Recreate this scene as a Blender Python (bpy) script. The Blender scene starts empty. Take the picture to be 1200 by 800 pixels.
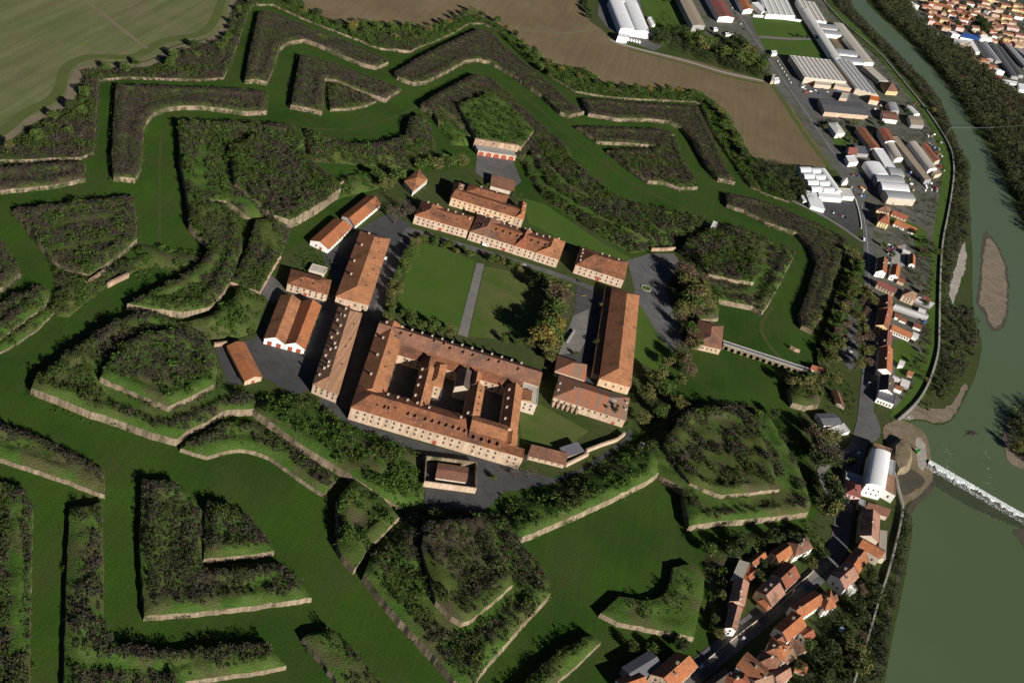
import bpy, math, random
import numpy as np
from mathutils import Vector, Matrix
from mathutils.geometry import delaunay_2d_cdt
random.seed(7); RNG = np.random.default_rng(11)
SC = bpy.context.scene
COL = SC.collection
# ---------------------------------------------------------------- camera model
F = 1258.0; TH = math.radians(33); ROLL = math.atan2(.354, .935); H = 450.0
cR, sR = math.cos(ROLL), math.sin(ROLL)
FW = np.array([0, math.cos(TH), -math.sin(TH)]); CU = np.array([0, math.sin(TH), math.cos(TH)]); CR = np.array([1., 0, 0])
CAM = np.array([0, 0, H])
def at(x, y, z=0.0):
    dx, dy = x - 600, y - 400
    r = FW * F + CR * (dx * cR + dy * sR) + CU * (dx * sR - dy * cR)
    return CAM + r * ((z - H) / r[2])
cd = bpy.data.cameras.new('camera'); cam = bpy.data.objects.new('camera', cd); COL.objects.link(cam)
cd.sensor_fit = 'HORIZONTAL'; cd.sensor_width = 36; cd.lens = F / 1200 * 36; cd.clip_start = 1; cd.clip_end = 20000
ex = CR * cR + CU * sR; ey = -CR * sR + CU * cR; ez = -FW
cam.matrix_world = Matrix(((ex[0], ey[0], ez[0], 0), (ex[1], ey[1], ez[1], 0), (ex[2], ey[2], ez[2], H), (0, 0, 0, 1)))
SC.camera = cam
# ---------------------------------------------------------------- light
SUN_AZ = math.radians(-42); SUN_EL = math.radians(22)     # where the sun stands (from +X, counter-clockwise)
w = bpy.data.worlds.new('World'); SC.world = w; w.use_nodes = True
nt = w.node_tree; bg = nt.nodes['Background']; sky = nt.nodes.new('ShaderNodeTexSky'); sky.sky_type = 'NISHITA'
sky.sun_disc = False; sky.air_density = .25; sky.dust_density = .15; sky.altitude = 400; sky.sun_elevation = SUN_EL; sky.sun_rotation = math.pi / 2 - SUN_AZ
nt.links.new(sky.outputs[0], bg.inputs[0]); bg.inputs[1].default_value = 0.05
sl = bpy.data.lights.new('sun', 'SUN'); sl.energy = 5.0; sl.angle = math.radians(.5); sl.color = (1, .95, .875)
so = bpy.data.objects.new('sun', sl); COL.objects.link(so)
sd = Vector((math.cos(SUN_AZ) * math.cos(SUN_EL), math.sin(SUN_AZ) * math.cos(SUN_EL), math.sin(SUN_EL)))
so.rotation_euler = sd.to_track_quat('Z', 'Y').to_euler(); so.location = (300, 200, 600)
SC.view_settings.view_transform = 'Standard'; SC.view_settings.look = 'None'; SC.view_settings.exposure = 0.6
SC.view_settings.gamma = 1; SC.view_settings.use_curve_mapping = False
# ---------------------------------------------------------------- materials
MATS = {}
class NT:
    def __init__(s, name, rough=.9, spec=.1):
        s.m = bpy.data.materials.new(name); s.m.use_nodes = True; s.t = s.m.node_tree; s.b = s.t.nodes['Principled BSDF']
        s.b.inputs['Roughness'].default_value = rough; s.b.inputs['Specular IOR Level'].default_value = spec
        MATS[name] = s.m
    def n(s, kind, **kw):
        nd = s.t.nodes.new('ShaderNode' + kind)
        for k, v in kw.items():
            if k in nd.inputs: nd.inputs[k].default_value = v
            else: setattr(nd, k, v)
        return nd
    def l(s, a, b): s.t.links.new(a, b)
    def coord(s, scale=(1, 1, 1), rot=0, obj=True):
        tc = s.n('TexCoord'); mp = s.n('Mapping'); mp.inputs['Scale'].default_value = scale; mp.inputs['Rotation'].default_value = (0, 0, rot)
        if obj: s.l(tc.outputs['Object'], mp.inputs[0])
        else:
            g = s.n('NewGeometry'); s.l(g.outputs['Position'], mp.inputs[0])
        return mp.outputs[0]
    def noise(s, co, scale, detail=4, lo=.35, hi=.65, rough=.6):
        nz = s.n('TexNoise'); nz.inputs['Scale'].default_value = scale; nz.inputs['Detail'].default_value = detail; nz.inputs['Roughness'].default_value = rough
        s.l(co, nz.inputs['Vector']); r = s.n('MapRange'); r.inputs[1].default_value = lo; r.inputs[2].default_value = hi
        s.l(nz.outputs[0], r.inputs[0]); return r.outputs[0]
    def mix(s, f, a, b, kind='MIX'):
        mx = s.n('MixRGB'); mx.blend_type = kind
        for v, i in ((f, 0), (a, 1), (b, 2)):
            if isinstance(v, (int, float)): mx.inputs[i].default_value = v
            elif isinstance(v, tuple): mx.inputs[i].default_value = (*v, 1)
            else: s.l(v, mx.inputs[i])
        return mx.outputs[0]
    def out(s, c, bump=None, strength=.4, dist=.3):
        s.l(c, s.b.inputs['Base Color'])
        if bump is not None:
            b = s.n('Bump'); b.inputs['Strength'].default_value = strength; b.inputs['Distance'].default_value = dist
            s.l(bump, b.inputs['Height']); s.l(b.outputs[0], s.b.inputs['Normal'])
        return s.m
def ground_mat(name, a, b, c, s1=.02, s2=.2, s3=1.2, streak=None, bump=.3, fine=.5):
    m = NT(name); co = m.coord(obj=False)
    col = m.mix(m.noise(co, s1, 5), a, b)
    col = m.mix(m.noise(co, s2, 6, .45, .75), col, c)
    f = m.noise(co, s3, 3, .25, .75)
    col = m.mix(fine, col, m.mix(f, (.55, .55, .55), (1.35, 1.35, 1.35)), 'MULTIPLY')
    if streak:
        cs = m.coord((streak[1], streak[2], 1), math.radians(streak[0]), obj=False)
        col = m.mix(streak[3], col, m.mix(m.noise(cs, 1, 3, .3, .7), (.6, .6, .6), (1.3, 1.3, 1.3)), 'MULTIPLY')
    return m.out(col, f, bump, .25)
ground_mat('ground_green', (.04, .07, .015), (.068, .072, .028), (.034, .055, .014))
ground_mat('town_ground', (.12, .115, .1), (.06, .07, .035), (.17, .16, .14), .03, .12)
ground_mat('moat_lawn', (.0225, .056, .007), (.042, .086, .011), (.05, .066, .016), .009, .03, .7, (35, .3, .02, .22), .25, .55)
ground_mat('moat_path', (.055, .07, .02), (.07, .078, .026), (.045, .06, .016), .1, .3)
ground_mat('lawn', (.05, .104, .014), (.066, .116, .02), (.07, .1, .024), .03, .15, 1.0, None, .2, .5)
ground_mat('dry_lawn', (.058, .104, .018), (.12, .118, .045), (.075, .105, .025), .05, .2, 1.0)
ground_mat('green_field', (.128, .14, .058), (.16, .148, .078), (.105, .138, .044), .008, .03, .4, (-42, .12, .006, .5), .1, .3)
ground_mat('ploughed_field', (.145, .106, .06), (.195, .148, .086), (.165, .13, .07), .007, .03, .35, (20, .15, .008, .3), .15, .35)
ground_mat('field_verge', (.075, .105, .026), (.1, .115, .04), (.085, .1, .03), .05, .2)
ground_mat('bare_margin', (.2, .16, .11), (.15, .135, .08), (.17, .15, .1), .05, .2)
ground_mat('asphalt', (.105, .1, .098), (.14, .135, .13), (.085, .083, .082), .03, .15, .8, None, .1, .35)
ground_mat('dark_asphalt', (.062, .062, .064), (.085, .083, .083), (.05, .05, .05), .03, .15, .8, None, .1, .3)
ground_mat('gravel', (.17, .16, .15), (.21, .195, .17), (.14, .135, .125), .03, .2, 1., None, .2, .4)
ground_mat('concrete', (.3, .285, .26), (.36, .34, .31), (.25, .24, .22), .05, .3)
ground_mat('sand', (.25, .2, .15), (.2, .165, .12), (.16, .13, .095), .03, .09, .4, (60, .05, .2, .4), .5)
ground_mat('pale_gravel', (.42, .38, .33), (.34, .3, .26), (.28, .25, .21), .05, .2)
ground_mat('worksite_earth', (.21, .165, .1), (.16, .125, .08), (.26, .21, .14), .03, .08, .5, None, .5)
ground_mat('worksite_soil', (.2, .16, .1), (.14, .115, .075), (.25, .2, .13), .05, .15, .6, None, .5)
ground_mat('weir_shallows', (.045, .06, .032), (.06, .07, .04), (.04, .048, .03), .05, .2, .5)
ground_mat('wet_mud', (.07, .065, .048), (.1, .085, .06), (.06, .055, .04), .05, .2)
def turf(name, a, b, brown):
    m = NT(name); co = m.coord(obj=False)
    col = m.mix(m.noise(co, .06, 5, .4, .62), a, b); col = m.mix(m.noise(co, .035, 5, .5, .6), col, brown)
    f = m.noise(co, .9, 4, .25, .75); col = m.mix(.6, col, m.mix(f, (.5, .5, .5), (1.4, 1.4, 1.4)), 'MULTIPLY')
    return m.out(col, f, .6, .5)
turf('turf', (.05, .08, .016), (.08, .098, .027), (.08, .066, .04))
turf('scrub_turf', (.042, .058, .016), (.058, .062, .022), (.06, .05, .032))
turf('rough_turf', (.058, .06, .03), (.07, .075, .03), (.075, .06, .045))
turf('bright_turf', (.05, .1, .016), (.075, .118, .026), (.082, .085, .032))
def brick(name, a, b, c, green=.5):
    m = NT(name); co = m.coord(obj=False)
    col = m.mix(m.noise(co, .15, 6), a, b); col = m.mix(m.noise(co, .6, 5, .5, .72), col, c)
    cs = m.coord((.5, .5, .06), obj=False); col = m.mix(.75, col, m.mix(m.noise(cs, 1, 4, .35, .65), (.45, .43, .41), (1.2, 1.2, 1.2)), 'MULTIPLY'); col = m.mix(.6, col, m.mix(m.noise(co, .04, 3, .38, .62), (.6, .58, .56), (1.15, 1.15, 1.12)), 'MULTIPLY')
    g = m.noise(m.coord((1, 1, .6), obj=False), .09, 5, *((.5, .58) if green > 1 else (.58, .64))); col = m.mix(g, col, (.07, .068, .034)) if green else col
    f = m.noise(co, 1.2, 5); return m.out(col, f, .5, .3)
brick('scarp_brick', (.27, .21, .145), (.185, .15, .105), (.35, .275, .19))
brick('old_brick', (.26, .2, .14), (.17, .135, .1), (.34, .27, .19), 2)
brick('grey_brick', (.2, .16, .135), (.17, .14, .12), (.24, .19, .16))
brick('clean_brick', (.42, .28, .195), (.36, .25, .18), (.46, .33, .24), 0)
def plaster(name, a, b, dirt=.25):
    m = NT(name); co = m.coord(obj=False)
    col = m.mix(m.noise(co, .25, 5), a, b); cs = m.coord((.8, .8, .1), obj=False)
    col = m.mix(dirt, col, m.mix(m.noise(cs, 1.2, 4), (.5, .47, .43), (1.1, 1.1, 1.1)), 'MULTIPLY'); return m.out(col)
plaster('cream', (.52, .395, .285), (.44, .325, .23), .6); plaster('pink', (.54, .405, .305), (.47, .34, .255), .55); plaster('white', (.8, .78, .74), (.74, .71, .66))
plaster('yellow', (.66, .52, .27), (.6, .46, .24)); plaster('beige', (.5, .42, .33), (.44, .37, .29)); plaster('grey', (.3, .29, .28), (.25, .245, .24))
plaster('salmon', (.55, .42, .32), (.5, .37, .28)); plaster('rose', (.66, .45, .42), (.6, .42, .4)); plaster('ochre', (.55, .3, .12), (.5, .32, .16), .5)
plaster('stained_cream', (.6, .47, .33), (.55, .33, .18), .5)
def tile(name, a, b, c, d=(.16, .1, .07)):
    m = NT(name, .85, .15); co = m.coord(obj=False)
    col = m.mix(m.noise(co, .12, 6, .38, .62), a, b); col = m.mix(m.noise(co, .5, 5, .5, .7), col, c); col = m.mix(m.noise(co, .07, 6, .52, .66), col, d)
    f = m.noise(co, 1.6, 4, .25, .75); col = m.mix(.7, col, m.mix(f, (.6, .58, .56), (1.3, 1.3, 1.3)), 'MULTIPLY')
    return m.out(col, f, .7, .2)
tile('old_tile', (.28, .108, .052), (.18, .076, .042), (.35, .16, .085), (.125, .065, .045)); tile('orange_tile', (.4, .14, .055), (.33, .125, .055), (.43, .2, .105), (.22, .105, .06))
tile('brown_tile', (.25, .12, .075), (.18, .09, .06), (.31, .16, .1), (.13, .08, .06)); tile('red_tile', (.3, .1, .055), (.25, .085, .05), (.34, .135, .075), (.18, .09, .06))
tile('pink_tile', (.36, .19, .13), (.3, .165, .12), (.42, .23, .16)); tile('dark_tile', (.1, .075, .06), (.085, .065, .055), (.13, .1, .08), (.07, .055, .045))
tile('maroon_tile', (.22, .075, .06), (.18, .065, .055), (.24, .095, .075)); tile('warm_tile', (.39, .17, .078), (.3, .13, .064), (.43, .225, .12), (.2, .098, .056)); tile('tan_tile', (.33, .2, .125), (.28, .165, .105), (.37, .235, .15))
def striped(name, a, b, c, width, ang):
    m = NT(name, .85, .15); co = m.coord(obj=False)
    cw = m.coord((1 / width, .02, .02), ang, obj=False); col = m.mix(m.noise(cw, 1, 2, .42, .58), a, b)
    col = m.mix(m.noise(co, .4, 5, .55, .75), col, c); f = m.noise(co, 1.6, 4, .25, .75)
    col = m.mix(.6, col, m.mix(f, (.6, .6, .6), (1.3, 1.3, 1.3)), 'MULTIPLY'); return m.out(col, f, .6, .2)
striped('patched_tile', (.36, .13, .065), (.21, .15, .11), (.28, .13, .08), 1.9, -.12)
striped('ragged_tile', (.36, .2, .115), (.27, .15, .09), (.22, .12, .08), 1.6, -1.45)
def sheet(name, a, b, rough=.5):
    m = NT(name, rough, .3); co = m.coord(obj=False); col = m.mix(m.noise(co, .12, 6, .35, .65), a, b)
    col = m.mix(.4, col, m.mix(m.noise(co, .9, 4), (.75, .75, .75), (1.15, 1.15, 1.15)), 'MULTIPLY'); return m.out(col)
sheet('white_sheet', (.82, .82, .82), (.76, .76, .74)); sheet('pale_sheet', (.64, .62, .58), (.55, .53, .49)); sheet('grey_sheet', (.36, .365, .37), (.3, .305, .31))
sheet('dark_sheet', (.13, .125, .12), (.1, .1, .1)); sheet('tan_sheet', (.36, .29, .2), (.3, .245, .175)); sheet('blue_sheet', (.03, .1, .33), (.04, .12, .36))
sheet('slate', (.12, .12, .14), (.15, .145, .15)); sheet('skylight_sheet', (.16, .17, .18), (.2, .2, .2)); sheet('beige_sheet', (.52, .47, .39), (.45, .4, .33))
def plain(name, c, rough=.5, metal=0, spec=.4):
    m = NT(name, rough, spec); m.b.inputs['Base Color'].default_value = (*c, 1); m.b.inputs['Metallic'].default_value = metal
    co = m.coord(obj=False); return m.out(m.mix(.25, c, m.mix(m.noise(co, .8, 3), (.7, .7, .7), (1.2, 1.2, 1.2)), 'MULTIPLY'))
plain('glass', (.025, .028, .032), .15); plain('frame', (.36, .28, .21), .7); plain('red_door', (.26, .055, .03), .6); plain('rubber', (.02, .02, .02), .8)
plain('bark', (.075, .055, .04), .9, 0, .1); plain('steel', (.35, .36, .37), .4, .6); plain('stone', (.45, .4, .34), .8); plain('green_paint', (.03, .35, .04)); plain('blue_paint', (.04, .13, .4))
plain('foam', (.74, .78, .77), .8); ground_mat('weir_foam', (.8, .83, .82), (.68, .73, .71), (.5, .56, .52), .1, .35, 1.2, (-29, .8, .15, .6), .3, .3); plain('blue_pool', (.1, .22, .5)); plain('orange_paint', (.55, .16, .03)); plain('yellow_paint', (.7, .5, .05)); plain('road_paint', (.6, .6, .57), .8)
for n_, c_ in dict(car_white=(.78, .78, .78), car_grey=(.3, .31, .33), car_black=(.02, .02, .022), car_red=(.4, .02, .02), car_blue=(.04, .1, .3), car_silver=(.5, .5, .52)).items(): plain(n_, c_, .25, 0, .5)
def leaf(name, a, b, c):
    m = NT(name, .75, .15); at_ = m.n('Attribute'); at_.attribute_name = 'tint'
    cr = m.n('ValToRGB'); e = cr.color_ramp.elements; e[0].color = (*a, 1); e[1].color = (*c, 1); x = e.new(.5); x.color = (*b, 1)
    m.l(at_.outputs['Fac'], cr.inputs[0]); return m.out(cr.outputs[0])
def zoned_leaf(name, brown, green, scale=.03, lo=.44, hi=.58):
    m = NT(name, .8, .12); at_ = m.n('Attribute'); at_.attribute_name = 'tint'; co = m.coord(obj=False)
    z = m.noise(co, scale, 2.5, lo, hi)
    c1 = m.mix(at_.outputs['Fac'], tuple(v * .8 for v in brown), tuple(v * 1.2 for v in brown)); c2 = m.mix(at_.outputs['Fac'], tuple(v * .7 for v in green), tuple(v * 1.35 for v in green))
    return m.out(m.mix(z, c1, c2))
leaf('leaf_green', (0.039, 0.065, 0.013), (0.065, 0.101, 0.021), (0.098, 0.130, 0.029)); leaf('leaf_dark', (0.023, 0.039, 0.013), (0.039, 0.058, 0.018), (0.055, 0.075, 0.023))
leaf('leaf_olive', (0.065, 0.072, 0.021), (0.111, 0.111, 0.033), (0.143, 0.137, 0.046)); leaf('leaf_yellow', (0.104, 0.091, 0.019), (0.169, 0.137, 0.033), (0.195, 0.156, 0.039))
leaf('leaf_brown', (0.078, 0.052, 0.033), (0.130, 0.088, 0.055), (0.169, 0.117, 0.078)); leaf('leaf_rust', (0.091, 0.046, 0.023), (0.130, 0.065, 0.033), (0.156, 0.091, 0.046)); leaf('twig', (0.072, 0.058, 0.046), (0.104, 0.085, 0.065), (0.143, 0.117, 0.091))
zoned_leaf('scrub_mixed', (.054, .043, .032), (.042, .062, .014)); zoned_leaf('scrub_brown', (.054, .042, .034), (.046, .05, .019), .03, .54, .68); zoned_leaf('scrub_green', (.056, .064, .02), (.044, .08, .014), .04, .3, .5)
zoned_leaf('scrub_wood', (.058, .05, .036), (.042, .052, .018), .02, .42, .6); zoned_leaf('scrub_dark', (.032, .036, .018), (.038, .055, .016), .02, .42, .6)
zoned_leaf('wood_far', (.035, .045, .02), (.06, .06, .024), .02, .4, .62); zoned_leaf('scrub_rust', (.065, .042, .028), (.05, .052, .024), .02, .5, .62)
def water():
    m = NT('water', .4, .12); co = m.coord(obj=False)
    col = m.mix(m.noise(co, .006, 3, .4, .6), (.079, .11, .052), (.085, .117, .058))
    g = m.n('NewGeometry'); sp = m.n('SeparateXYZ'); m.l(g.outputs['Position'], sp.inputs[0]); r = m.n('MapRange'); r.inputs[1].default_value = 720; r.inputs[2].default_value = 1050; m.l(sp.outputs[1], r.inputs[0])
    col = m.mix(r.outputs[0], col, (.088, .124, .07))
    f = m.noise(m.coord((.5, .2, 1), .5, obj=False), .35, 5, .2, .8); return m.out(col, f, .08, .2)
water()
# ---------------------------------------------------------------- objects
def tag(o, label=None, cat=None, group=None, kind=None):
    if label: o['label'] = label
    if cat: o['category'] = cat
    if group: o['group'] = group
    if kind: o['kind'] = kind
    return o
def mesh_ob(name, V, Fc, mats, parent=None, loc=(0, 0, 0), mi=None, rz=0):
    me = bpy.data.meshes.new(name); me.from_pydata([tuple(map(float, v)) for v in V], [], Fc)
    for m in (mats if isinstance(mats, (list, tuple)) else [mats]): me.materials.append(MATS[m])
    if mi: me.polygons.foreach_set('material_index', mi)
    return link(name, me, parent, loc, rz)
def link(name, me, parent=None, loc=(0, 0, 0), rz=0):
    o = bpy.data.objects.new(name, me); COL.objects.link(o); o.location = loc; o.rotation_euler = (0, 0, rz)
    if parent: o.parent = parent
    return o
def empty(name, loc, label, cat, group=None, rz=0):
    o = bpy.data.objects.new(name, None); COL.objects.link(o); o.location = loc; o.rotation_euler = (0, 0, rz); o.empty_display_size = .5
    return tag(o, label, cat, group)
class MB:
    def __init__(s): s.V = []; s.F = []; s.M = []
    def add(s, V, Fc, m=0):
        b = len(s.V); s.V += [tuple(v) for v in V]; s.F += [tuple(i + b for i in f) for f in Fc]; s.M += [m] * len(Fc); return s
    def box(s, x0, x1, y0, y1, z0, z1, m=0, rot=0, c=(0, 0)):
        P = [(x, y, z) for z in (z0, z1) for x, y in ((x0, y0), (x1, y0), (x1, y1), (x0, y1))]
        if rot:
            cs, sn = math.cos(rot), math.sin(rot); P = [(c[0] + x * cs - y * sn, c[1] + x * sn + y * cs, z) for x, y, z in P]
        return s.add(P, [(0, 3, 2, 1), (4, 5, 6, 7), (0, 1, 5, 4), (1, 2, 6, 5), (2, 3, 7, 6), (3, 0, 4, 7)], m)
    def tube(s, p, q, r0, r1, n=6, m=0):
        p, q = Vector(p), Vector(q); d = (q - p).normalized(); a = d.orthogonal().normalized(); b = d.cross(a)
        R = [p + (a * math.cos(t) + b * math.sin(t)) * r0 for t in [k * 2 * math.pi / n for k in range(n)]] + [q + (a * math.cos(t) + b * math.sin(t)) * r1 for t in [k * 2 * math.pi / n for k in range(n)]]
        return s.add(R, [(k, (k + 1) % n, n + (k + 1) % n, n + k) for k in range(n)] + [tuple(range(n - 1, -1, -1)), tuple(range(n, 2 * n))], m)
    def build(s, name, mats, parent=None, loc=(0, 0, 0), rz=0): return mesh_ob(name, s.V, s.F, mats, parent, loc, s.M, rz)
def P(s): return [tuple(float(v) for v in t.split(',')) for t in s.split()]
def inside(px, py, poly):
    poly = np.asarray(poly); x0, y0 = poly[:, 0], poly[:, 1]; x1, y1 = np.roll(x0, -1), np.roll(y0, -1)
    r = np.zeros(len(px), bool)
    for a, b, c, d in zip(x0, y0, x1, y1):
        if b == d: continue
        r ^= ((b > py) != (d > py)) & (px < (c - a) * (py - b) / (d - b) + a)
    return r
def segdist(px, py, a, b):
    ax, ay = a; bx, by = b; dx, dy = bx - ax, by - ay; L = dx * dx + dy * dy + 1e-9
    t = np.clip(((px - ax) * dx + (py - ay) * dy) / L, 0, 1); return np.hypot(px - ax - t * dx, py - ay - t * dy)
def hash_noise(x, y): return np.sin(x * .21 + 1.3 * np.sin(y * .17)) * .5 + np.sin(y * .33 + 1.7 * np.sin(x * .13 + 2)) * .5 + .5 * np.sin(x * .71 + y * .53) * np.sin(y * .83 - x * .4)
def area(p): p = np.asarray(p); return .5 * np.sum(p[:, 0] * np.roll(p[:, 1], -1) - p[:, 1] * np.roll(p[:, 0], -1))
def patch(name, s, mat, z, kind='structure', label=None, cat=None, smooth=0, wob=0):
    """a flat sheet of ground: outline in picture coordinates dropped on the plane at height z"""
    pts = [at(x, y, z)[:2] for x, y in (P(s) if isinstance(s, str) else s)]
    pts = [np.array(p) for p in pts]
    for _ in range(smooth):
        q = []
        for a, b in zip(pts, pts[1:] + pts[:1]): q += [a * .75 + b * .25, a * .25 + b * .75]
        pts = q
    if wob:
        q = []
        for a, b in zip(pts, pts[1:] + pts[:1]):
            n = max(1, int(np.hypot(*(b - a)) / (wob * 3)))
            for k in range(n): q.append(a + (b - a) * k / n + RNG.normal(0, wob * .35, 2))
        pts = q
    r = delaunay_2d_cdt([Vector(p) for p in pts], [], [list(range(len(pts)))], 1, 1e-4)
    V = [(v.x, v.y, z) for v in r[0]]; Fc = [tuple(f) for f in r[2]]
    Fc = [f if area([V[i][:2] for i in f]) > 0 else f[::-1] for f in Fc]
    return tag(mesh_ob(name, V, Fc, mat), label, cat, None, kind)
def ribbon(name, s, width, mat, z, kind='structure', label=None, cat=None, smooth=2, h=0, parent=None, wend=None):
    """a path or road of given width along a line; h > 0 makes it a low wall or bank"""
    pts = [at(x, y, z)[:2] for x, y in P(s)]
    for _ in range(smooth):
        q = [pts[0]]
        for a, b in zip(pts, pts[1:]): q += [a * .75 + b * .25, a * .25 + b * .75]
        pts = q + [pts[-1]]
    n = len(pts); V = []
    for i, p in enumerate(pts):
        d = pts[min(i + 1, n - 1)] - pts[max(i - 1, 0)]; d /= np.hypot(*d) + 1e-9; nn = np.array([-d[1], d[0]])
        wd = width if wend is None else width + (wend - width) * i / (n - 1)
        for sg in (.5, -.5): V.append((*(p + nn * wd * sg), z + h))
    Fc = [(2 * i, 2 * i + 1, 2 * i + 3, 2 * i + 2) for i in range(n - 1)]
    if h:
        b = len(V); V += [(x, y, z - .3) for x, y, _ in V]
        for i in range(n - 1): Fc += [(2 * i, 2 * i + 2, b + 2 * i + 2, b + 2 * i), (2 * i + 1, b + 2 * i + 1, b + 2 * i + 3, 2 * i + 3)]
        Fc += [(0, b, b + 1, 1), (2 * n - 2, 2 * n - 1, b + 2 * n - 1, b + 2 * n - 2)]
    return tag(mesh_ob(name, V, Fc, mat, parent), label, cat, None, kind)
# ---------------------------------------------------------------- foliage
def leafcloud(name, C, R, hs, k, size, mat, parent=None, loc=(0, 0, 0), tint=None, up=.35, shell=.5):
    C = np.asarray(C, float); N = len(C)
    if N == 0: return None
    R = np.broadcast_to(np.asarray(R, float), (N,)); hs = np.broadcast_to(np.asarray(hs, float), (N,)); size = np.broadcast_to(np.asarray(size, float), (N,))
    d = RNG.normal(size=(N, k, 3)); d /= np.linalg.norm(d, axis=2, keepdims=True) + 1e-9
    d *= (shell + (1 - shell) * RNG.random((N, k, 1)))
    d[:, :, 2] = d[:, :, 2] * (1 - up) + up
    p = C[:, None, :] + d * R[:, None, None] * np.stack([np.ones(N), np.ones(N), hs], 1)[:, None, :]
    o = RNG.normal(size=(N, k, 3, 3)) * size[:, None, None, None] * .62
    V = (p[:, :, None, :] + o).reshape(-1, 3); nt_ = N * k
    t = RNG.random(N) if tint is None else np.asarray(tint, float)
    T = np.clip(np.repeat(t[:, None], k, 1) * .65 + RNG.random((N, k)) * .35, 0, 1); T = np.repeat(T.reshape(-1), 3)
    me = bpy.data.meshes.new(name); me.vertices.add(nt_ * 3); me.vertices.foreach_set('co', V.astype(np.float32).ravel())
    me.loops.add(nt_ * 3); me.loops.foreach_set('vertex_index', np.arange(nt_ * 3, dtype=np.int32))
    me.polygons.add(nt_); me.polygons.foreach_set('loop_start', np.arange(0, nt_ * 3, 3, dtype=np.int32))
    me.attributes.new('tint', 'FLOAT', 'POINT').data.foreach_set('value', T.astype(np.float32))
    me.materials.append(MATS[mat]); me.update(calc_edges=True)
    return link(name, me, parent, loc)
def scatter(poly, n_per, minw=0, zf=None):
    poly = np.asarray(poly); lo, hi = poly.min(0), poly.max(0); n = int((hi[0] - lo[0]) * (hi[1] - lo[1]) * n_per)
    q = RNG.random((n, 2)) * (hi - lo) + lo; q = q[inside(q[:, 0], q[:, 1], poly)]
    return q
def scrub(label, s, z, dens=.09, r=(1.0, 2.2), hs=.9, k=18, mat='scrub_mixed', zf=None, name='scrub', clump=.0, size=.55):
    poly = np.array([at(x, y, z)[:2] for x, y in (P(s) if isinstance(s, str) else s)])
    q = scatter(poly, dens)
    if clump: q = q[hash_noise(q[:, 0] * 1.3 + 9, q[:, 1] * 1.3) > clump]
    if not len(q): return
    rr = r[0] + (r[1] - r[0]) * RNG.random(len(q)) ** 1.7
    zz = zf(q[:, 0], q[:, 1]) if zf else np.full(len(q), z)
    ctr = poly.mean(0); C = np.c_[q - ctr, zz]
    o = leafcloud(name, C, rr, hs, k, size * (.55 + .3 * rr), mat, loc=(ctr[0], ctr[1], 0))
    return tag(o, label, 'scrub', None, 'stuff')
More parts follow.
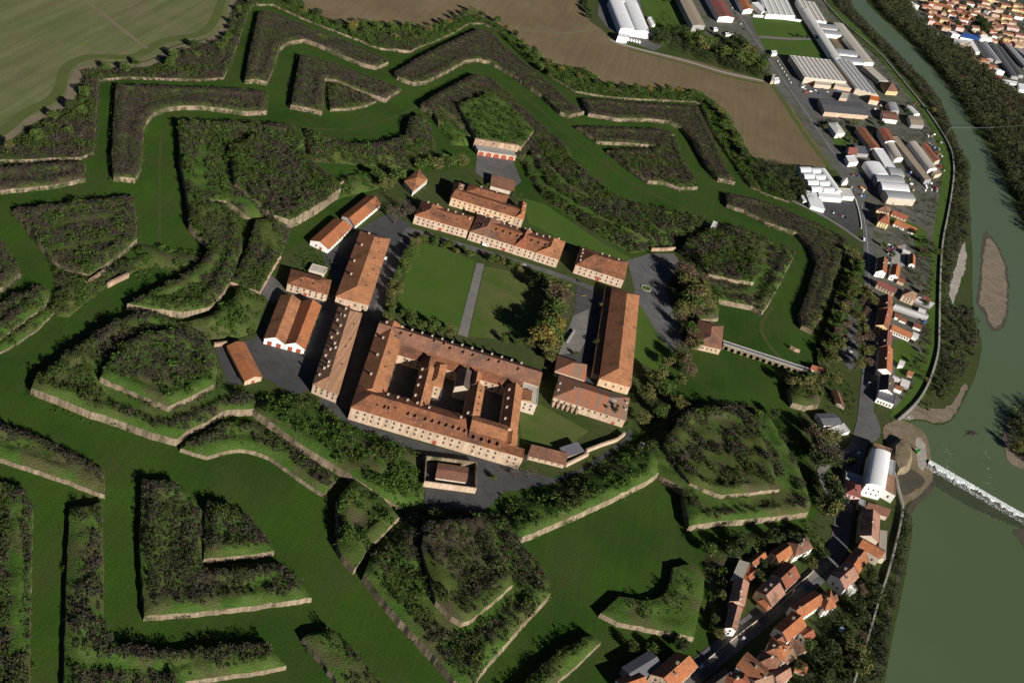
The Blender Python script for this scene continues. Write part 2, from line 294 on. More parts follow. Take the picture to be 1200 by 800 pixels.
# ---------------------------------------------------------------- earthworks
def plateau(name, label, cat, s, h, base=0.0, wmat='scarp_brick', tmat='turf', soft=14, sp=4.0, bat=.12, group=None, rough=1.0, crest=0, brush=None, ragged=.35, foot=.1, lip=0):
    """a masonry-faced earthwork: outline traced at its top edge; a vertex marked s runs out to the ground below"""
    V2 = []; SOFT = []
    for t in s.split():
        f = t.endswith('s'); x, y = (float(v) for v in t.rstrip('s').split(','))
        V2.append(at(x, y, base if f else base + h)[:2]); SOFT.append(f)
    if area(V2) < 0: V2 = V2[::-1]; SOFT = SOFT[::-1]
    n = len(V2); B = []
    for i in range(n):
        a, b = V2[i], V2[(i + 1) % n]; m = max(1, int(np.hypot(*(b - a)) / sp))
        for k in range(m): B.append(a + (b - a) * k / m)
    B = np.array(B); poly = np.array(V2)
    if ragged: B = B + np.stack([hash_noise(B[:, 0] * 2.3, B[:, 1] * 2.3), hash_noise(B[:, 1] * 2.1 + 5, B[:, 0] * 2.1)], 1) * ragged
    segs = [(V2[i], V2[(i + 1) % n]) for i in range(n) if SOFT[i] and SOFT[(i + 1) % n]] + [(V2[i], V2[i]) for i in range(n) if SOFT[i]]
    hard = [(V2[i], V2[(i + 1) % n]) for i in range(n) if not (SOFT[i] and SOFT[(i + 1) % n])]
    def zf(px, py):
        px = np.asarray(px, float); py = np.asarray(py, float); z = np.full(px.shape, float(h))
        if segs:
            d = np.min([segdist(px, py, a, b) for a, b in segs], axis=0); t = np.clip(d / soft, 0, 1); z = h * t * (1.25 - .25 * t * t)
            z = np.minimum(z, h)
        if hard:
            e = np.min([segdist(px, py, a, b) for a, b in hard], axis=0); e0 = e; e = np.clip(e / 7, 0, 1); bump = np.clip(e0 / 5.5, 0, 1) ** .8 * (1 - .75 * np.clip((e0 - 6.5) / 4, 0, 1))
            z = z + (e * hash_noise(px, py) * .5 * rough + crest * bump) * np.clip(z / max(h, .1), 0, 1)
        return base + z
    q = scatter(poly, 1 / (sp * sp)); d = np.min([segdist(q[:, 0], q[:, 1], B[i], B[(i + 1) % len(B)]) for i in range(len(B))], axis=0) if len(q) else np.zeros(0)
    q = q[d > sp * .45]; pts = [Vector(p) for p in B] + [Vector(p) for p in q]; nb = len(B)
    r = delaunay_2d_cdt(pts, [], [list(range(nb))], 1, 1e-3)
    X = np.array([(v.x, v.y) for v in r[0]]); Z = zf(X[:, 0], X[:, 1])
    ctr = poly.mean(0); o = empty(name, (ctr[0], ctr[1], base), label, cat, group)
    Fc = [tuple(f) for f in r[2]]; Fc = [f if area(X[list(f)]) > 0 else f[::-1] for f in Fc]
    top = mesh_ob('earth_top', np.c_[X - ctr, Z - base], Fc, tmat, o); top.data.polygons.foreach_set('use_smooth', [True] * len(Fc))
    Zb = zf(B[:, 0], B[:, 1]); W = []; WF = []
    for i in range(nb):
        t = B[(i + 1) % nb] - B[i - 1]; t /= np.hypot(*t) + 1e-9; nn = np.array([t[1], -t[0]]); hh = Zb[i] - base
        W.append((*(B[i] - ctr), hh + .02)); W.append((*(B[i] + nn * bat * hh - ctr), -.6))
    for i in range(nb):
        j = (i + 1) % nb
        WF.append((2 * i, 2 * i + 1, 2 * j + 1, 2 * j))
    if WF: mesh_ob('scarp_wall', W, WF, wmat, o)
    o2 = dict(o=o, zf=zf, poly=poly, z=base + h, lip=lip, edges=[(V2[i], V2[(i + 1) % n]) for i in range(n) if not (SOFT[i] and SOFT[(i + 1) % n]) and (V2[(i + 1) % n] - V2[i])[0] > .45 * np.hypot(*(V2[(i + 1) % n] - V2[i]))])
    if foot:                                # shrubs rooted along the foot of the wall, hiding stretches of it
        Q = []
        for i in range(nb):
            j = (i + 1) % nb; hh = (Zb[i] + Zb[j]) / 2 - base
            if hh < 1: continue
            a, b_ = B[i], B[j]; L = np.hypot(*(b_ - a)); t = (b_ - a) / (L + 1e-9); nn = np.array([t[1], -t[0]]); v = hash_noise(a[0] * .55 + 3, a[1] * .55)
            if v > 1.1 - foot * 4:
                for _ in range(int(L * .8 + RNG.random())): Q.append((*(a + t * RNG.random() * L + nn * (bat * hh + RNG.uniform(-.6, 1.6))), hh * RNG.uniform(.0, .75) * .6))
        if Q:
            Q = np.array(Q); rr = RNG.uniform(.7, 1.7, len(Q)); tag(leafcloud('scrub', np.c_[Q[:, :2] - ctr, Q[:, 2] + base], rr, 1.1, 18, .5 * (.55 + .3 * rr), 'scrub_green' if RNG.random() < .5 else 'scrub_mixed', loc=(ctr[0], ctr[1], 0)), 'bushes along the foot of the ' + label, 'scrub', None, 'stuff')
    if brush:
        for bl in brush: scrub_on(o2, label, **bl)
    return o2
CLEAR = []          # trodden grass paths that the scrub leaves free
def clear_path(s, w, z=6.5):
    q = [at(x, y, z)[:2] for x, y in P(s)]; CLEAR.extend((a, b, w / 2) for a, b in zip(q, q[1:]))
def scrub_on(pl, lab, dens=.09, r=(.9, 2.0), hs=.9, k=16, mat='scrub_mixed', inset=.5, s=None, clump=None, size=.5, **kw):
    poly = pl['poly'] if s is None else np.array([at(x, y, pl['z'])[:2] for x, y in P(s)])
    q = scatter(poly, dens); q = q[inside(q[:, 0], q[:, 1], pl['poly'])]
    if len(q) == 0: return
    d = np.min([segdist(q[:, 0], q[:, 1], pl['poly'][i], pl['poly'][(i + 1) % len(pl['poly'])]) for i in range(len(pl['poly']))], axis=0); q = q[d > inset]
    if pl['lip'] and pl['edges'] and len(q):      # the outer slope above the visible wall is kept as grass
        d = np.min([segdist(q[:, 0], q[:, 1], a, b) for a, b in pl['edges']], axis=0); q = q[d > pl['lip'] * (.75 + .35 * hash_noise(q[:, 0], q[:, 1]))]
    if clump is not None: q = q[hash_noise(q[:, 0] * .8 + 9, q[:, 1] * .8) > clump]
    for a, b, w_ in CLEAR:
        if len(q): q = q[segdist(q[:, 0], q[:, 1], a, b) > w_ * (1 + .3 * hash_noise(q[:, 0] * 1.5, q[:, 1] * 1.5)) + min(r[1] * .4, 1.2)]
    if len(q) == 0: return
    rr = r[0] + (r[1] - r[0]) * RNG.random(len(q)) ** 1.7; zz = pl['zf'](q[:, 0], q[:, 1]) - .1; c = poly.mean(0)
    tag(leafcloud('scrub', np.c_[q - c, zz], rr, hs, k, size * (.55 + .3 * rr), mat, loc=(c[0], c[1], 0)), 'tangled scrub covering the ' + lab.split(' ', 1)[1] if lab.split(' ')[0] in ('the', 'a') else 'tangled scrub covering the ' + lab, 'scrub', None, 'stuff')
# ---------------------------------------------------------------- buildings
WIN = {}
def win_mesh(kind):
    if kind in WIN: return WIN[kind]
    wd, ht, fr, gl = dict(std=(1.15, 1.9, 'frame', 'glass'), small=(1.0, 1.2, 'frame', 'glass'), big=(2.6, 1.8, 'frame', 'glass'), white=(1.1, 1.6, 'stone', 'glass'), strip=(5, 1.6, 'steel', 'glass'))[kind]
    b = MB(); f = .1
    for x0, x1, z0, z1 in ((-wd / 2 - f, -wd / 2, -f, ht + f), (wd / 2, wd / 2 + f, -f, ht + f), (-wd / 2, wd / 2, ht, ht + f), (-wd / 2, wd / 2, -f, 0)): b.box(x0, x1, -.12, .05, z0, z1, 0)
    b.box(-wd / 2, wd / 2, -.05, .06, 0, ht, 1); b.box(-.04, .04, -.075, -.05, 0, ht, 0)
    me = bpy.data.meshes.new('window'); me.from_pydata(b.V, [], b.F); me.materials.append(MATS[fr]); me.materials.append(MATS[gl]); me.polygons.foreach_set('material_index', b.M)
    WIN[kind] = me; return me
PM = {}
def small_mesh(kind):
    if kind in PM: return PM[kind]
    b = MB()
    if kind == 'chimney': b.box(-.55, .55, -.55, .55, -1.2, 1.5, 0).box(-.75, .75, -.75, .75, 1.5, 1.75, 0).box(-.35, .35, -.35, .35, 1.75, 2.05, 1); ms = ['beige', 'dark_tile']
    if kind == 'dormer':
        b.box(-.75, .75, -.3, 1.9, -.9, 1.1, 0).box(-.5, .5, -.34, -.3, -.2, .9, 1); b.add([(-1, -.6, 1.1), (1, -.6, 1.1), (0, -.6, 1.75), (-1, 2.4, 1.1), (1, 2.4, 1.1), (0, 2.4, 1.75)], [(0, 1, 2), (3, 5, 4), (0, 2, 5, 3), (1, 4, 5, 2), (0, 3, 4, 1)], 2); ms = ['cream', 'glass', 'old_tile']
    if kind == 'hatch': b.box(-.7, .7, -.7, .7, -.5, .35, 0).box(-.55, .55, -.55, .55, .35, .42, 1); ms = ['dark_tile', 'glass']
    me = bpy.data.meshes.new(kind); me.from_pydata(b.V, [], b.F); [me.materials.append(MATS[m]) for m in ms]; me.polygons.foreach_set('material_index', b.M); PM[kind] = me; return me
def shell(o, org, U, V, he, roof='gable', ax='u', rh=None, wall='cream', rmat='old_tile', z0=0, win=None, chim=(), over=.5, inset=None, doors=(), dormers=(), hatches=(), wkind='std', ribs=0, ribmat='skylight_sheet', wside=None, top=True):
    """walls, roof and openings of one block on the parallelogram org + s*U + t*V, parented to o"""
    ol = np.array(o.location); U = np.array(U, float); V = np.array(V, float); Lu, Lv = np.hypot(*U), np.hypot(*V)
    g = lambda s, t, z: (org[0] + U[0] * s + V[0] * t - ol[0], org[1] + U[1] * s + V[1] * t - ol[1], z - ol[2])
    span = Lv if ax == 'u' else Lu; length = Lu if ax == 'u' else Lv
    if rh is None: rh = min(.2 * span, 5.5)
    G = (lambda l, c, z: g(l / Lu, c / Lv, z)) if ax == 'u' else (lambda l, c, z: g(c / Lu, l / Lv, z))
    if rmat.endswith('_tile') and roof in ('gable', 'hip'): rh *= 1.18
    ze = z0 + he
    # walls
    b = MB(); Wl, Wc = length, span
    corners = [(0, 0), (Wl, 0), (Wl, Wc), (0, Wc)]
    sgn = 1 if (ax == 'u') == (U[0] * V[1] - U[1] * V[0] > 0) else -1
    lowz = z0 - .4
    for i in range(4):
        (l0, c0), (l1, c1) = corners[i], corners[(i + 1) % 4]; f = [G(l0, c0, lowz), G(l1, c1, lowz), G(l1, c1, ze), G(l0, c0, ze)]
        if i in (1, 3) and roof in ('gable', 'barrel'):
            if roof == 'gable': f = f[:3] + [G(l0, Wc / 2, ze + rh - .12)] + f[3:]
            else:
                th = np.linspace(0, math.pi, 11)[1:-1]; cs = [Wc / 2 - Wc / 2 * math.cos(t) for t in th]; zs = [ze + (rh - .1) * math.sin(t) for t in th]
                arc = [G(l0, c, z) for c, z in zip(cs, zs)]; f = f[:3] + (arc[::-1] if i == 1 else arc) + f[3:]
        if i == 2 and roof == 'shed': f = [f[0], f[1], G(l1, c1, ze + rh - .1), G(l0, c0, ze + rh - .1)]
        if i == 1 and roof == 'shed': f = [f[0], f[1], G(l1, c1, ze + rh - .1), f[3]]
        if i == 3 and roof == 'shed': f = [f[0], f[1], f[2], G(l0, c0, ze + rh - .1)]
        b.add(f, [tuple(range(len(f)))] if sgn > 0 else [tuple(range(len(f) - 1, -1, -1))])
    wo = b.build('wall', wall, o)
    # roof
    r = MB(); t = .22; ov = over
    if roof == 'gable':
        k = rh / (Wc / 2); prof = [(-ov, ze - ov * k), (Wc / 2, ze + rh), (Wc + ov, ze - ov * k), (Wc + ov, ze - ov * k - t), (Wc / 2, ze + rh - t), (-ov, ze - ov * k - t)]
    elif roof == 'barrel':
        th = np.linspace(0, math.pi, 13); up = [(Wc / 2 - (Wc / 2 + .15) * math.cos(q), ze + rh * math.sin(q)) for q in th]; prof = up + [(c, z - t) for c, z in up[::-1]]
    elif roof == 'shed':
        k = rh / Wc; prof = [(-ov, ze - ov * k), (Wc + ov, ze + rh + ov * k), (Wc + ov, ze + rh + ov * k - t), (-ov, ze - ov * k - t)]
    if roof in ('gable', 'barrel', 'shed'):
        n = len(prof); e0 = -ov if roof != 'barrel' else -.1; Vv = [G(e0, c, z) for c, z in prof] + [G(Wl - e0, c, z) for c, z in prof]
        h_ = n // 2; Fc = [(i, (i + 1) % n, n + (i + 1) % n, n + i) for i in range(n)]
        for off in (0, n): Fc += [(off + i, off + n - 1 - i, off + n - 2 - i, off + i + 1) for i in range(h_ - 1)]
        r.add(Vv, Fc)
    elif roof == 'hip':
        ins = min(inset if inset is not None else Wc / 2, Wl / 2 - .01)
        Vv = [G(-ov, -ov, ze - .1), G(Wl + ov, -ov, ze - .1), G(Wl + ov, Wc + ov, ze - .1), G(-ov, Wc + ov, ze - .1), G(ins, Wc / 2, ze + rh), G(Wl - ins, Wc / 2, ze + rh)]
        Vb = [(x, y, z - .25) for x, y, z in Vv[:4]]
        r.add(Vv + Vb, [(0, 1, 5, 4), (1, 2, 5), (2, 3, 4, 5), (3, 0, 4), (0, 6, 7, 1), (1, 7, 8, 2), (2, 8, 9, 3), (3, 9, 6, 0), (9, 8, 7, 6)])
    elif roof == 'flat':
        Vv = [G(l, c, z) for z in (ze, ze + .35) for l, c in ((-.15, -.15), (Wl + .15, -.15), (Wl + .15, Wc + .15), (-.15, Wc + .15))]
        i_ = .45; Vi = [G(l, c, z) for z in (ze + .35, ze + .12) for l, c in ((i_, i_), (Wl - i_, i_), (Wl - i_, Wc - i_), (i_, Wc - i_))]
        r.add(Vv + Vi, [(0, 1, 5, 4), (1, 2, 6, 5), (2, 3, 7, 6), (3, 0, 4, 7)] + [(4 + k, 4 + (k + 1) % 4, 8 + (k + 1) % 4, 8 + k) for k in range(4)] + [(8 + k, 8 + (k + 1) % 4, 12 + (k + 1) % 4, 12 + k) for k in range(4)] + [(12, 13, 14, 15), (3, 2, 1, 0)])
    if sgn < 0: r.F = [f[::-1] for f in r.F]
    ro = r.build('roof', rmat, o) if top else wo
    if ribs:
        rb = MB()
        for k in range(ribs):
            c = Wl * (k + .5) / ribs; hw = Wl / ribs * .14; z = ze + .2
            Vv = [G(l, cc, zz) for zz in (z, z + .5) for l, cc in ((c - hw, .8), (c + hw, .8), (c + hw, Wc - .8), (c - hw, Wc - .8))]
            rb.add(Vv, [(4, 5, 6, 7), (0, 1, 5, 4), (1, 2, 6, 5), (2, 3, 7, 6), (3, 0, 4, 7)])
        rb.build('skylight', ribmat, ro)
    def zroof(l, c):
        if roof == 'gable': return ze + rh * (1 - abs(c - Wc / 2) / (Wc / 2))
        if roof == 'shed': return ze + rh * c / Wc
        if roof == 'hip':
            ins = inset if inset is not None else Wc / 2
            return ze + rh * max(0, min(1 - abs(c - Wc / 2) / (Wc / 2), min(l, Wl - l) / max(ins, .1)))
        if roof == 'barrel': return ze + rh * math.sin(math.acos(max(-1, min(1, 1 - 2 * c / Wc))))
        return ze + .12
    ang = math.atan2(U[1], U[0]) if ax == 'u' else math.atan2(V[1], V[0])
    for nm, lst in (('chimney', chim), ('dormer', dormers), ('hatch', hatches)):
        for fl, fc in lst:
            l, c = fl * Wl, fc * Wc; link(nm if nm != 'hatch' else 'skylight', small_mesh(nm), ro, G(l, c, zroof(l, c)), rz=ang + (0 if fc < .5 or nm == 'chimney' else math.pi))
    # openings on the sides one can see
    if win:
        rows, step, zz = win; ctr = np.array(g(.5, .5, 0)[:2]) + ol[:2]
        for si, (p0, p1) in enumerate((((0, 0), (1, 0)), ((1, 0), (1, 1)), ((1, 1), (0, 1)), ((0, 1), (0, 0)))):
            a = np.array(g(*p0, 0)); c = np.array(g(*p1, 0)); d = (c - a)[:2]; L = np.hypot(*d); d /= L
            nn = np.array([d[1], -d[0]]); mid = (a + c)[:2] / 2 + ol[:2]
            if np.dot(nn, mid - ctr) < 0: nn = -nn
            view = np.array([-mid[0], -mid[1], H]); view /= np.linalg.norm(view)
            if wside is not None and si not in wside: continue
            if wside is None and np.dot(nn, view[:2]) < .12: continue
            n = int((L - 1.5) / step)
            if n < 1 and L > 3: n = 1
            rz = math.atan2(nn[1], nn[0]) + math.pi / 2
            for row in range(rows):
                zr = z0 + zz + row * (he - zz) / rows
                for k in range(n):
                    s = (L - (n - 1) * step) / 2 + k * step; q = a[:2] + d * s
                    if any(abs(si - ds) < .1 and row == 0 and abs(s / L - df) < dw / 2 / L + .9 / L for ds, df, dw, dh, dm in doors): continue
                    link('window', win_mesh(wkind), o, (q[0], q[1], zr - ol[2]), rz=rz)
    for ds, df, dw, dh, dm in doors:
        p0, p1 = (((0, 0), (1, 0)), ((1, 0), (1, 1)), ((1, 1), (0, 1)), ((0, 1), (0, 0)))[int(ds)]
        a = np.array(g(*p0, 0)); c = np.array(g(*p1, 0)); q = a + (c - a) * df; d = (c - a)[:2]
        nn = np.array([d[1], -d[0]]); nn = nn if np.dot(nn, (a[:2] + c[:2]) / 2 + ol[:2] - (np.array(g(.5, .5, 0))[:2] + ol[:2])) > 0 else -nn
        MB().box(-dw / 2, dw / 2, -.06, .06, 0, dh, 0).box(-dw / 2 - .15, -dw / 2, -.1, .06, 0, dh + .15, 1).box(dw / 2, dw / 2 + .15, -.1, .06, 0, dh + .15, 1).box(-dw / 2, dw / 2, -.1, .06, dh, dh + .15, 1).build('door', [dm, 'frame'], o, (q[0], q[1], z0 - ol[2]), rz=math.atan2(nn[1], nn[0]) + math.pi / 2)
    return ro
def house(label, A, B, C, he, roof='gable', ax='u', rh=None, wall='cream', rmat='old_tile', name='house', cat='house', group=None, z0=0, depth=None, maxskew=.6, grow=1.0, **kw):
    """one building from three eave corners seen in the picture: A-B the near eave, C the far corner beside B"""
    a, b, c = at(*A, z0 + he), at(*B, z0 + he), at(*C, z0 + he); U = (b - a)[:2]; V = (c - b)[:2]
    if abs(V[0] * U[0] + V[1] * U[1]) / np.hypot(*U) / np.hypot(*V) > maxskew or depth:      # straighten what would come out too oblique
        u = U / np.hypot(*U); n = np.array([-u[1], u[0]]); d = V @ n
        if depth: d = math.copysign(depth, d)
        V = n * d
    if grow != 1: a = a + np.array([*((1 - grow) / 2 * (U + V)), 0]); U = U * grow; V = V * grow
    cen = a[:2] + U / 2 + V / 2; o = empty(name, (cen[0], cen[1], z0), label, cat, group)
    if roof == 'hip' and ax == 'auto': ax = 'u' if np.hypot(*U) > np.hypot(*V) else 'v'
    ro = shell(o, a[:2], U, V, he, roof, ax, rh, wall, rmat, z0=z0, **kw)
    return o
# ---------------------------------------------------------------- trees
def tree_protos():
    T = {}
    for key, mat, R, hh, kind in (('round', 'leaf_green', 3.6, 8, 0), ('dark', 'leaf_dark', 3.8, 9, 0), ('olive', 'leaf_olive', 4, 9, 0), ('yellow', 'leaf_yellow', 3.6, 9, 0), ('brown', 'leaf_brown', 4, 10, 1), ('rust', 'leaf_rust', 4, 10, 0), ('bare', 'twig', 4.5, 10, 2), ('poplar', 'leaf_green', 2.2, 13, 0), ('conifer', 'leaf_dark', 2.8, 12, 3)):
        T[key] = []
        for v in range(3):
            n = 11 if kind != 3 else 10; C, rr = [], []
            for i in range(n):
                if kind == 3:
                    f = i / (n - 1); C.append((random.gauss(0, .25), random.gauss(0, .25), 1.8 + f * (hh - 2.5))); rr.append(R * (1 - f * .82)); continue
                a = random.random() * 6.28; d = R * .62 * math.sqrt(random.random()); z = hh * (.48 + .42 * random.random()) - d * .25
                C.append((d * math.cos(a), d * math.sin(a), z)); rr.append(R * random.uniform(.38, .6))
            k = {0: 120, 1: 80, 2: 40, 3: 70}[kind]; sz = {0: .48, 1: .38, 2: .26, 3: .4}[kind]
            cr = leafcloud('crown', C, rr, .85 if kind != 3 else .45, k, sz, mat, up=.1, shell=.45); me = cr.data; bpy.data.objects.remove(cr)
            b = MB(); th = hh * (.45 if kind < 3 else .9); b.tube((0, 0, -.3), (.15, .1, th), .3, .17, 7)
            for i in range(0 if kind == 3 else (14 if kind == 2 else 6)):
                c = C[i % len(C)]; s = (.15 * .8, .1 * .8, th * random.uniform(.55, 1)); b.tube(s, c, .14, .04, 5)
                if kind == 2:
                    for _ in range(4): b.tube(c, (c[0] + random.gauss(0, 1.4), c[1] + random.gauss(0, 1.4), c[2] + random.uniform(.2, 1.8)), .06, .02, 4)
            tr = b.build('trunk', 'bark'); tm = tr.data; bpy.data.objects.remove(tr); T[key].append((me, tm, hh))
    return T
TP = tree_protos(); NTREES = 0
def tree(x, y, key, h, label, group=None, z=0.0, wide=1.0, name='tree'):
    """one tree with its foot at picture point x, y"""
    global NTREES
    p = at(x, y, z); me, tm, hh = random.choice(TP[key]); s = h * 1.15 / hh; wide *= 1.3
    o = empty(name, tuple(p), label, 'tree', group, random.random() * 6.28); o.scale = (s * wide, s * wide, s)
    link('trunk', tm, o); link('crown', me, o); NTREES += 1; return o
def row(s, step, keys, h, label, group, jit=2.0, z=0.0, wide=1.1, name='tree'):
    pts = [at(x, y, z) for x, y in P(s)]; lab = label
    for a, b in zip(pts, pts[1:]):
        L = np.hypot(*(b - a)[:2]); n = max(1, int(L / step))
        for k in range(n):
            p = a + (b - a) * ((k + .5) / n); key = random.choice(keys); me, tm, hh = random.choice(TP[key]); hgt = random.uniform(*h) * 1.2; sc = hgt / hh
            o = empty(name, (p[0] + random.gauss(0, jit), p[1] + random.gauss(0, jit), z - .05), lab[key] if isinstance(lab, dict) else lab, 'tree', group, random.random() * 6.28); w_ = wide * random.uniform(1.05, 1.5); o.scale = (sc * w_, sc * w_, sc)
            link('trunk', tm, o); link('crown', me, o)
            global NTREES; NTREES += 1
def wood(label, s, mat, dens, r, h, name='woodland', k=70, size=.8):
    """a far-off mass of trees that reads as one wood: trunks and crowns in one object"""
    poly = np.array([at(x, y, 0)[:2] for x, y in P(s)]); q = scatter(poly, dens); n = len(q); rr = r[0] + (r[1] - r[0]) * RNG.random(n); hh = h[0] + (h[1] - h[0]) * RNG.random(n); c = poly.mean(0)
    C = np.c_[q - c, hh * .42]
    o = leafcloud(name, C, rr, hh * .6 / rr, k, size * rr * .22 + .35, mat, loc=(c[0], c[1], 0), up=.05, shell=.55)
    return tag(o, label, 'woodland', None, 'stuff')
# ---------------------------------------------------------------- vehicles
CARM = {}
def car_meshes(kind):
    if kind in CARM: return CARM[kind]
    L, Wd, Hh = dict(car=(4.3, 1.8, 1.45), van=(5.6, 2.1, 2.4), lorry=(9, 2.5, 3.2))[kind]; out = {}
    def prism(prof, w0, w1=None):
        w1 = w1 or w0; n = len(prof); V = [(x, -(w0 if z < Hh * .65 else w1), z) for x, z in prof] + [(x, (w0 if z < Hh * .65 else w1), z) for x, z in prof]
        return V, [(i, (i + 1) % n, n + (i + 1) % n, n + i) for i in range(n)] + [tuple(range(n - 1, -1, -1)), tuple(range(n, 2 * n))]
    if kind == 'car':
        bp = [(-2.15, .3), (2.1, .3), (2.15, .65), (1.95, .82), (.95, .93), (.2, 1.42), (-1.25, 1.42), (-1.95, .95), (-2.15, .85)]; gp = [(.98, .92), (.18, 1.36), (-1.22, 1.36), (-1.9, .93)]
    elif kind == 'van':
        bp = [(-2.8, .35), (2.75, .35), (2.8, .9), (2.3, 1.15), (1.6, 2.3), (1.3, 2.4), (-2.8, 2.4)]; gp = [(2.32, 1.2), (1.62, 2.2), (.7, 2.2), (.7, 1.2)]
    else:
        bp = [(-4.5, .7), (4.4, .5), (4.5, 1.6), (4.1, 2.6), (2.6, 2.7), (2.5, 3.2), (-4.5, 3.2)]; gp = [(4.46, 1.65), (4.12, 2.5), (3.2, 2.5), (3.2, 1.65)]
    for nm, pr, w_ in (('body', bp, Wd / 2), ('window', gp, Wd / 2 + .015)):
        V, Fc = prism(pr, w_, w_ * .84 if kind == 'car' else w_); me = bpy.data.meshes.new(nm); me.from_pydata(V, [], Fc)
        if nm == 'window': me.materials.append(MATS['glass'])
        else: me.materials.append(MATS['car_white'])
        out[nm] = me
    b = MB(); b.tube((0, -.11, 0), (0, .11, 0), .34, .34, 10, 0); b.tube((0, -.125, 0), (0, .125, 0), .18, .18, 8, 1)
    me = bpy.data.meshes.new('wheel'); me.from_pydata(b.V, [], b.F); me.materials.append(MATS['rubber']); me.materials.append(MATS['steel']); me.polygons.foreach_set('material_index', b.M); out['wheel'] = me
    CARM[kind] = (out, L, Wd); return CARM[kind]
CB = {}
def car(x, y, toward, col, label, group=None, kind='car', z=.06, name=None):
    """a vehicle at picture point x, y pointing to picture point toward"""
    m, L, Wd = car_meshes(kind); p = at(x, y, z); q = at(*toward, z); rz = math.atan2(q[1] - p[1], q[0] - p[0])
    o = empty(name or dict(car='parked_car', van='van', lorry='lorry')[kind], tuple(p), label, kind if kind != 'lorry' else 'lorry', group, rz)
    key = (kind, col)
    if key not in CB:
        me = m['body'].copy(); me.materials.clear(); me.materials.append(MATS[col]); CB[key] = me
    link('body', CB[key], o); link('window', m['window'], o)
    for sx in (-.3 * L, .32 * L):
        for sy in (-Wd / 2 + .1, Wd / 2 - .1): link('wheel', m['wheel'], o, (sx, sy, .34))
    return o
def pole_lamp(x, y, toward, label, group):
    p = at(x, y, 0); q = at(*toward, 0); o = empty('street_lamp', tuple(p), label, 'street lamp', group, math.atan2(q[1] - p[1], q[0] - p[0]))
    MB().tube((0, 0, 0), (0, 0, 8), .12, .08, 6).tube((0, 0, 8), (1.4, 0, 8.3), .07, .06, 5).build('pole', 'steel', o); MB().box(1.2, 2.0, -.16, .16, 8.22, 8.4).build('lamp_head', 'stone', o)
def wall_line(name, label, s, h, width, mat, z=0, cat='wall', smooth=0):
    return ribbon(name, s, width, mat, z, None, label, cat, smooth, h)
# ================================================================= the ground
g = MB(); E_ = 6000
g.add([(-E_, -800, 0), (E_, -800, 0), (E_, 9000, 0), (-E_, 9000, 0)], [(0, 1, 2, 3)]); tag(g.build('ground', 'ground_green'), kind='structure')
patch('field', '-120,-60 290,-60 274,0 264,32 250,45 205,51 175,72 150,72 100,75 89,90 85,115 72,122 37,140 17,160 0,167 -60,185 -160,150', 'green_field', .05, smooth=1)
ribbon('field', '-30,172 8,152 28,132 60,118 71,104 74,84 84,73 108,65 150,68 168,63 190,47 232,42 250,30 262,-5', 9, 'field_verge', .1)
ribbon('field', '-30,182 8,162 30,143 70,126 82,118 87,95 97,78 150,76 178,76 207,55 248,50 266,32 275,0', 8, 'bare_margin', .09)
ribbon('path', '85,-15 99,0 135,28 160,48 172,57', 5, 'bare_margin', .12)
patch('field', '330,-70 700,-70 676,0 690,25 702,32 720,49 762,60 810,70 850,82 895,94 907,97 922,117 945,152 977,198 940,194 885,190 865,160 850,135 820,112 800,106 750,103 710,99 687,80 650,76 620,58 597,35 557,15 530,24 500,34 475,29 450,26 405,29 375,18 352,4', 'ploughed_field', .06, smooth=1)
ribbon('path', '597,32 625,37 660,39 685,37 703,33', 5, 'bare_margin', .12)
ribbon('path', '895,95 850,86 810,73 762,61 735,54 715,47', 6, 'concrete', .14)
ribbon('path', '897,99 850,90 810,77 762,64 735,57', 7, 'field_verge', .1)
ribbon('path', '903,97 918,118 941,155 975,200', 9, 'field_verge', .11)
# industrial quarter, town, river
patch('yard', '690,-40 703,0 700,18 712,33 735,47 766,60 775,55 764,40 752,10 740,-40', 'asphalt', .16)
patch('lawn', '740,-60 750,0 764,36 776,55 800,50 815,40 790,-10 775,-60', 'lawn', .1)
patch('town_ground', '775,-70 792,0 812,40 835,42 868,42 900,95 935,135 970,190 1000,225 1010,255 1016,300 1020,400 1022,470 1050,478 1075,460 1094,415 1100,300 1106,240 1112,200 1096,152 1070,118 1035,75 1000,42 970,12 955,-70', 'town_ground', .08)
patch('yard', '906,92 925,90 945,94 990,100 1015,112 1040,120 1020,138 965,140 950,128', 'asphalt', .12)
patch('yard', '964,233 1000,233 1010,265 1000,275 975,255 950,247', 'dark_asphalt', .12)
patch('lawn', '880,22 900,20 948,25 960,42 925,45 888,42', 'lawn', .14); patch('lawn', '890,45 925,48 960,46 972,69 927,66 897,62', 'lawn', .14)
ribbon('path', '890,43 925,46 962,46', 8, 'gravel', .15)
patch('lawn', '974,160 990,160 1000,150 995,170 978,171', 'lawn', .14); patch('lawn', '1044,254 1062,258 1085,270 1090,300 1075,300 1070,275 1043,261', 'lawn', .14)
patch('lawn', '1046,398 1060,398 1085,420 1078,445 1050,440', 'lawn', .14)
patch('yard', '1045,290 1062,286 1060,312 1045,314', 'concrete', .12)
ribbon('dike_slope', '975,10 1012,42 1048,86 1075,120 1098,156 1112,200 1104,250 1097,300 1094,400 1085,445 1062,478 1050,492', 14, 'lawn', .11)
patch('river', '970,-80 986,0 1005,15 1040,50 1075,85 1100,112 1112,140 1125,175 1135,200 1137,262 1140,300 1139,350 1144,385 1152,400 1145,437 1132,465 1117,492 1100,500 1080,492 1060,495 1085,507 1090,540 1095,562 1085,575 1065,590 1070,615 1065,650 1057,695 1045,750 1037,797 1025,870 1320,870 1320,420 1215,300 1198,262 1187,237 1170,195 1145,155 1125,120 1100,87 1075,60 1040,27 1010,0 995,-80', 'water', .05, smooth=1)
